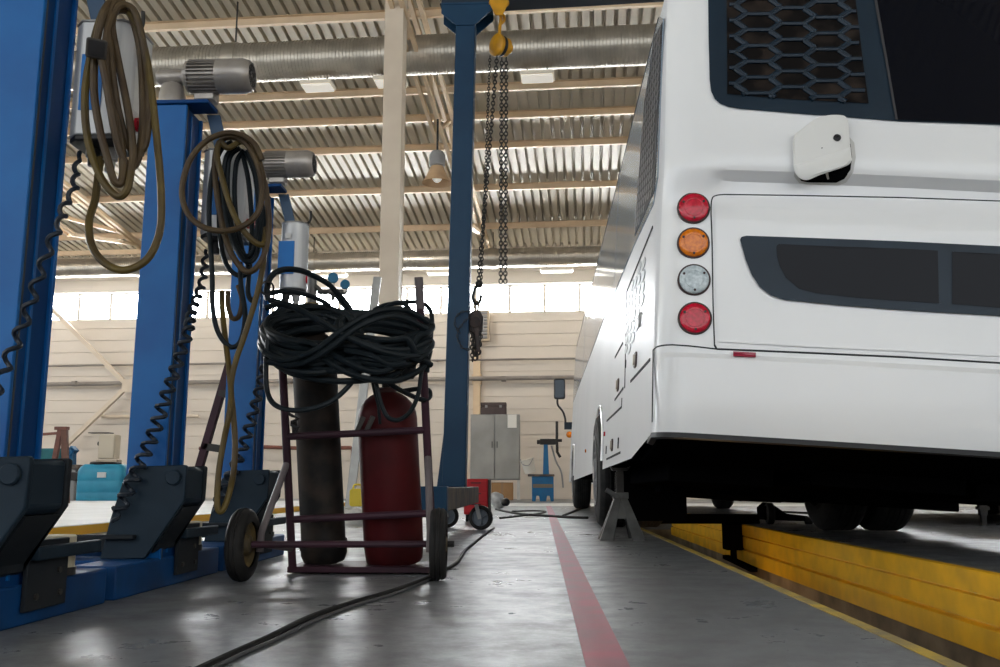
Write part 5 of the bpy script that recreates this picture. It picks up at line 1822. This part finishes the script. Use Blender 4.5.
# cables lying on the floor
def floor_cable(px, r, label, m=None, name='floor_cable', z=0.0):
    pts = [atz(p[0], p[1], 0)+V((0, 0, r+z)) for p in px]
    return tag(MB().tube(spline(pts, 9), r, 8).build(name, m or c_black, loc=(pts[0].x, pts[0].y, 0)), label, 'cable')
floor_cable([(195, 675), (235, 656), (270, 640), (310, 620), (350, 606), (390, 594), (425, 581), (446, 571), (457, 564), (461, 558), (466, 551), (478, 541), (488, 533), (494, 529)], .0078, 'long black cable running across the grey floor past the cart wheel')
floor_cable([(203, 676), (243, 656), (275, 642), (312, 624), (352, 608), (392, 596), (424, 583.5), (440, 576)], .0052, 'thinner cable lying close along the long black cable on the floor', mat('cable_grey', (.07, .07, .075), .5))
floor_cable([(496, 510), (508, 513), (525, 515.5), (548, 517), (570, 518.5), (588, 519)], .014, 'dark hose on the floor reaching from the rag to the bus wheel')
floor_cable([(500, 519), (518, 517), (535, 515), (546, 512.5), (535, 511.5), (512, 512)], .010, 'dark hose loop on the floor beside the red line')
floor_cable([(563, 517), (572, 513), (582, 509), (590, 507)], .014, 'dark hose slanting up to the bus wheel from the floor')

# ================================================================== LIGHT, SKY AND CAMERA
w = bpy.data.worlds.new('World')
scn.world = w
w.use_nodes = True
bg = w.node_tree.nodes['Background']
bg.inputs['Color'].default_value = (.93, .97, 1.0, 1)
wn = w.node_tree.nodes
wl = w.node_tree.links
wt = wn.new('ShaderNodeTexCoord')
wx_ = wn.new('ShaderNodeSeparateXYZ')
wl.new(wt.outputs['Generated'], wx_.inputs[0])
wm = wn.new('ShaderNodeMapRange')                      # the sky is brightest on the sun's side, beyond the window wall
wm.interpolation_type = 'SMOOTHSTEP'
wm.inputs['From Min'].default_value = .45
wm.inputs['From Max'].default_value = 1.0
wm.inputs['To Min'].default_value = 2.35
wm.inputs['To Max'].default_value = 36.0
wl.new(wx_.outputs['Y'], wm.inputs['Value'])
wg = wn.new('ShaderNodeMapRange')                      # sunlit pale ground outside, below the horizon on that side
wg.inputs['From Min'].default_value = -.08
wg.inputs['From Max'].default_value = -.40
wg.inputs['To Min'].default_value = 0
wg.inputs['To Max'].default_value = 75
wl.new(wx_.outputs['Z'], wg.inputs['Value'])
wy = wn.new('ShaderNodeMapRange')
wy.inputs['From Min'].default_value = .45
wy.inputs['From Max'].default_value = .70
wl.new(wx_.outputs['Y'], wy.inputs['Value'])
wmu = wn.new('ShaderNodeMath')
wmu.operation = 'MULTIPLY'
wl.new(wg.outputs['Result'], wmu.inputs[0])
wl.new(wy.outputs['Result'], wmu.inputs[1])
wad = wn.new('ShaderNodeMath')
wad.operation = 'ADD'
wl.new(wm.outputs['Result'], wad.inputs[0])
wl.new(wmu.outputs[0], wad.inputs[1])
wl.new(wad.outputs[0], bg.inputs['Strength'])

cam = bpy.data.cameras.new('camera')
co = bpy.data.objects.new('camera', cam)
COL.objects.link(co)
cam.sensor_width = 36
cam.lens = F/1000*36
cam.clip_start = .05
cam.clip_end = 300
co.matrix_world = Matrix(((rt.x, up.x, -fw.x, 0), (rt.y, up.y, -fw.y, 0), (rt.z, up.z, -fw.z, CAMH), (0, 0, 0, 1)))
scn.camera = co
scn.view_settings.view_transform = 'Standard'
scn.view_settings.look = 'None'
scn.view_settings.exposure = 0
scn.view_settings.gamma = 1
scn.view_settings.use_curve_mapping = False
scn.cycles.use_denoising = True
scn.cycles.max_bounces = 8
def spot(loc, e, col, size=100, rad=.15, tgt=None):
    l = bpy.data.lights.new('far_wall_fill', 'SPOT')
    l.energy = e
    l.color = col
    l.spot_size = R(size)
    l.spot_blend = .8
    l.shadow_soft_size = rad
    o = bpy.data.objects.new('far_wall_fill', l)
    COL.objects.link(o)
    o.location = loc
    d = (V(tgt) if tgt else V((loc[0], loc[1], 0)))-V(loc)
    o.rotation_euler = d.to_track_quat('-Z', 'Y').to_euler()
for x, y in ((-11, 19), (-4, 19.5), (3.5, 19.5), (10, 19)):
    spot((x, y, 6.3), 270, (1, .93, .84), 130, .3, (x, 24, 1.5))  # unseen spots added to brighten the far wall and floor
pl_ = bpy.data.lights.new('pit_lamp', 'POINT')
pl_.energy = 6
pl_.color = (1, .66, .34)
pl_.shadow_soft_size = .05
po = bpy.data.objects.new('pit_lamp', pl_)
COL.objects.link(po)
po.location = (1.2, 7.3, -.75)
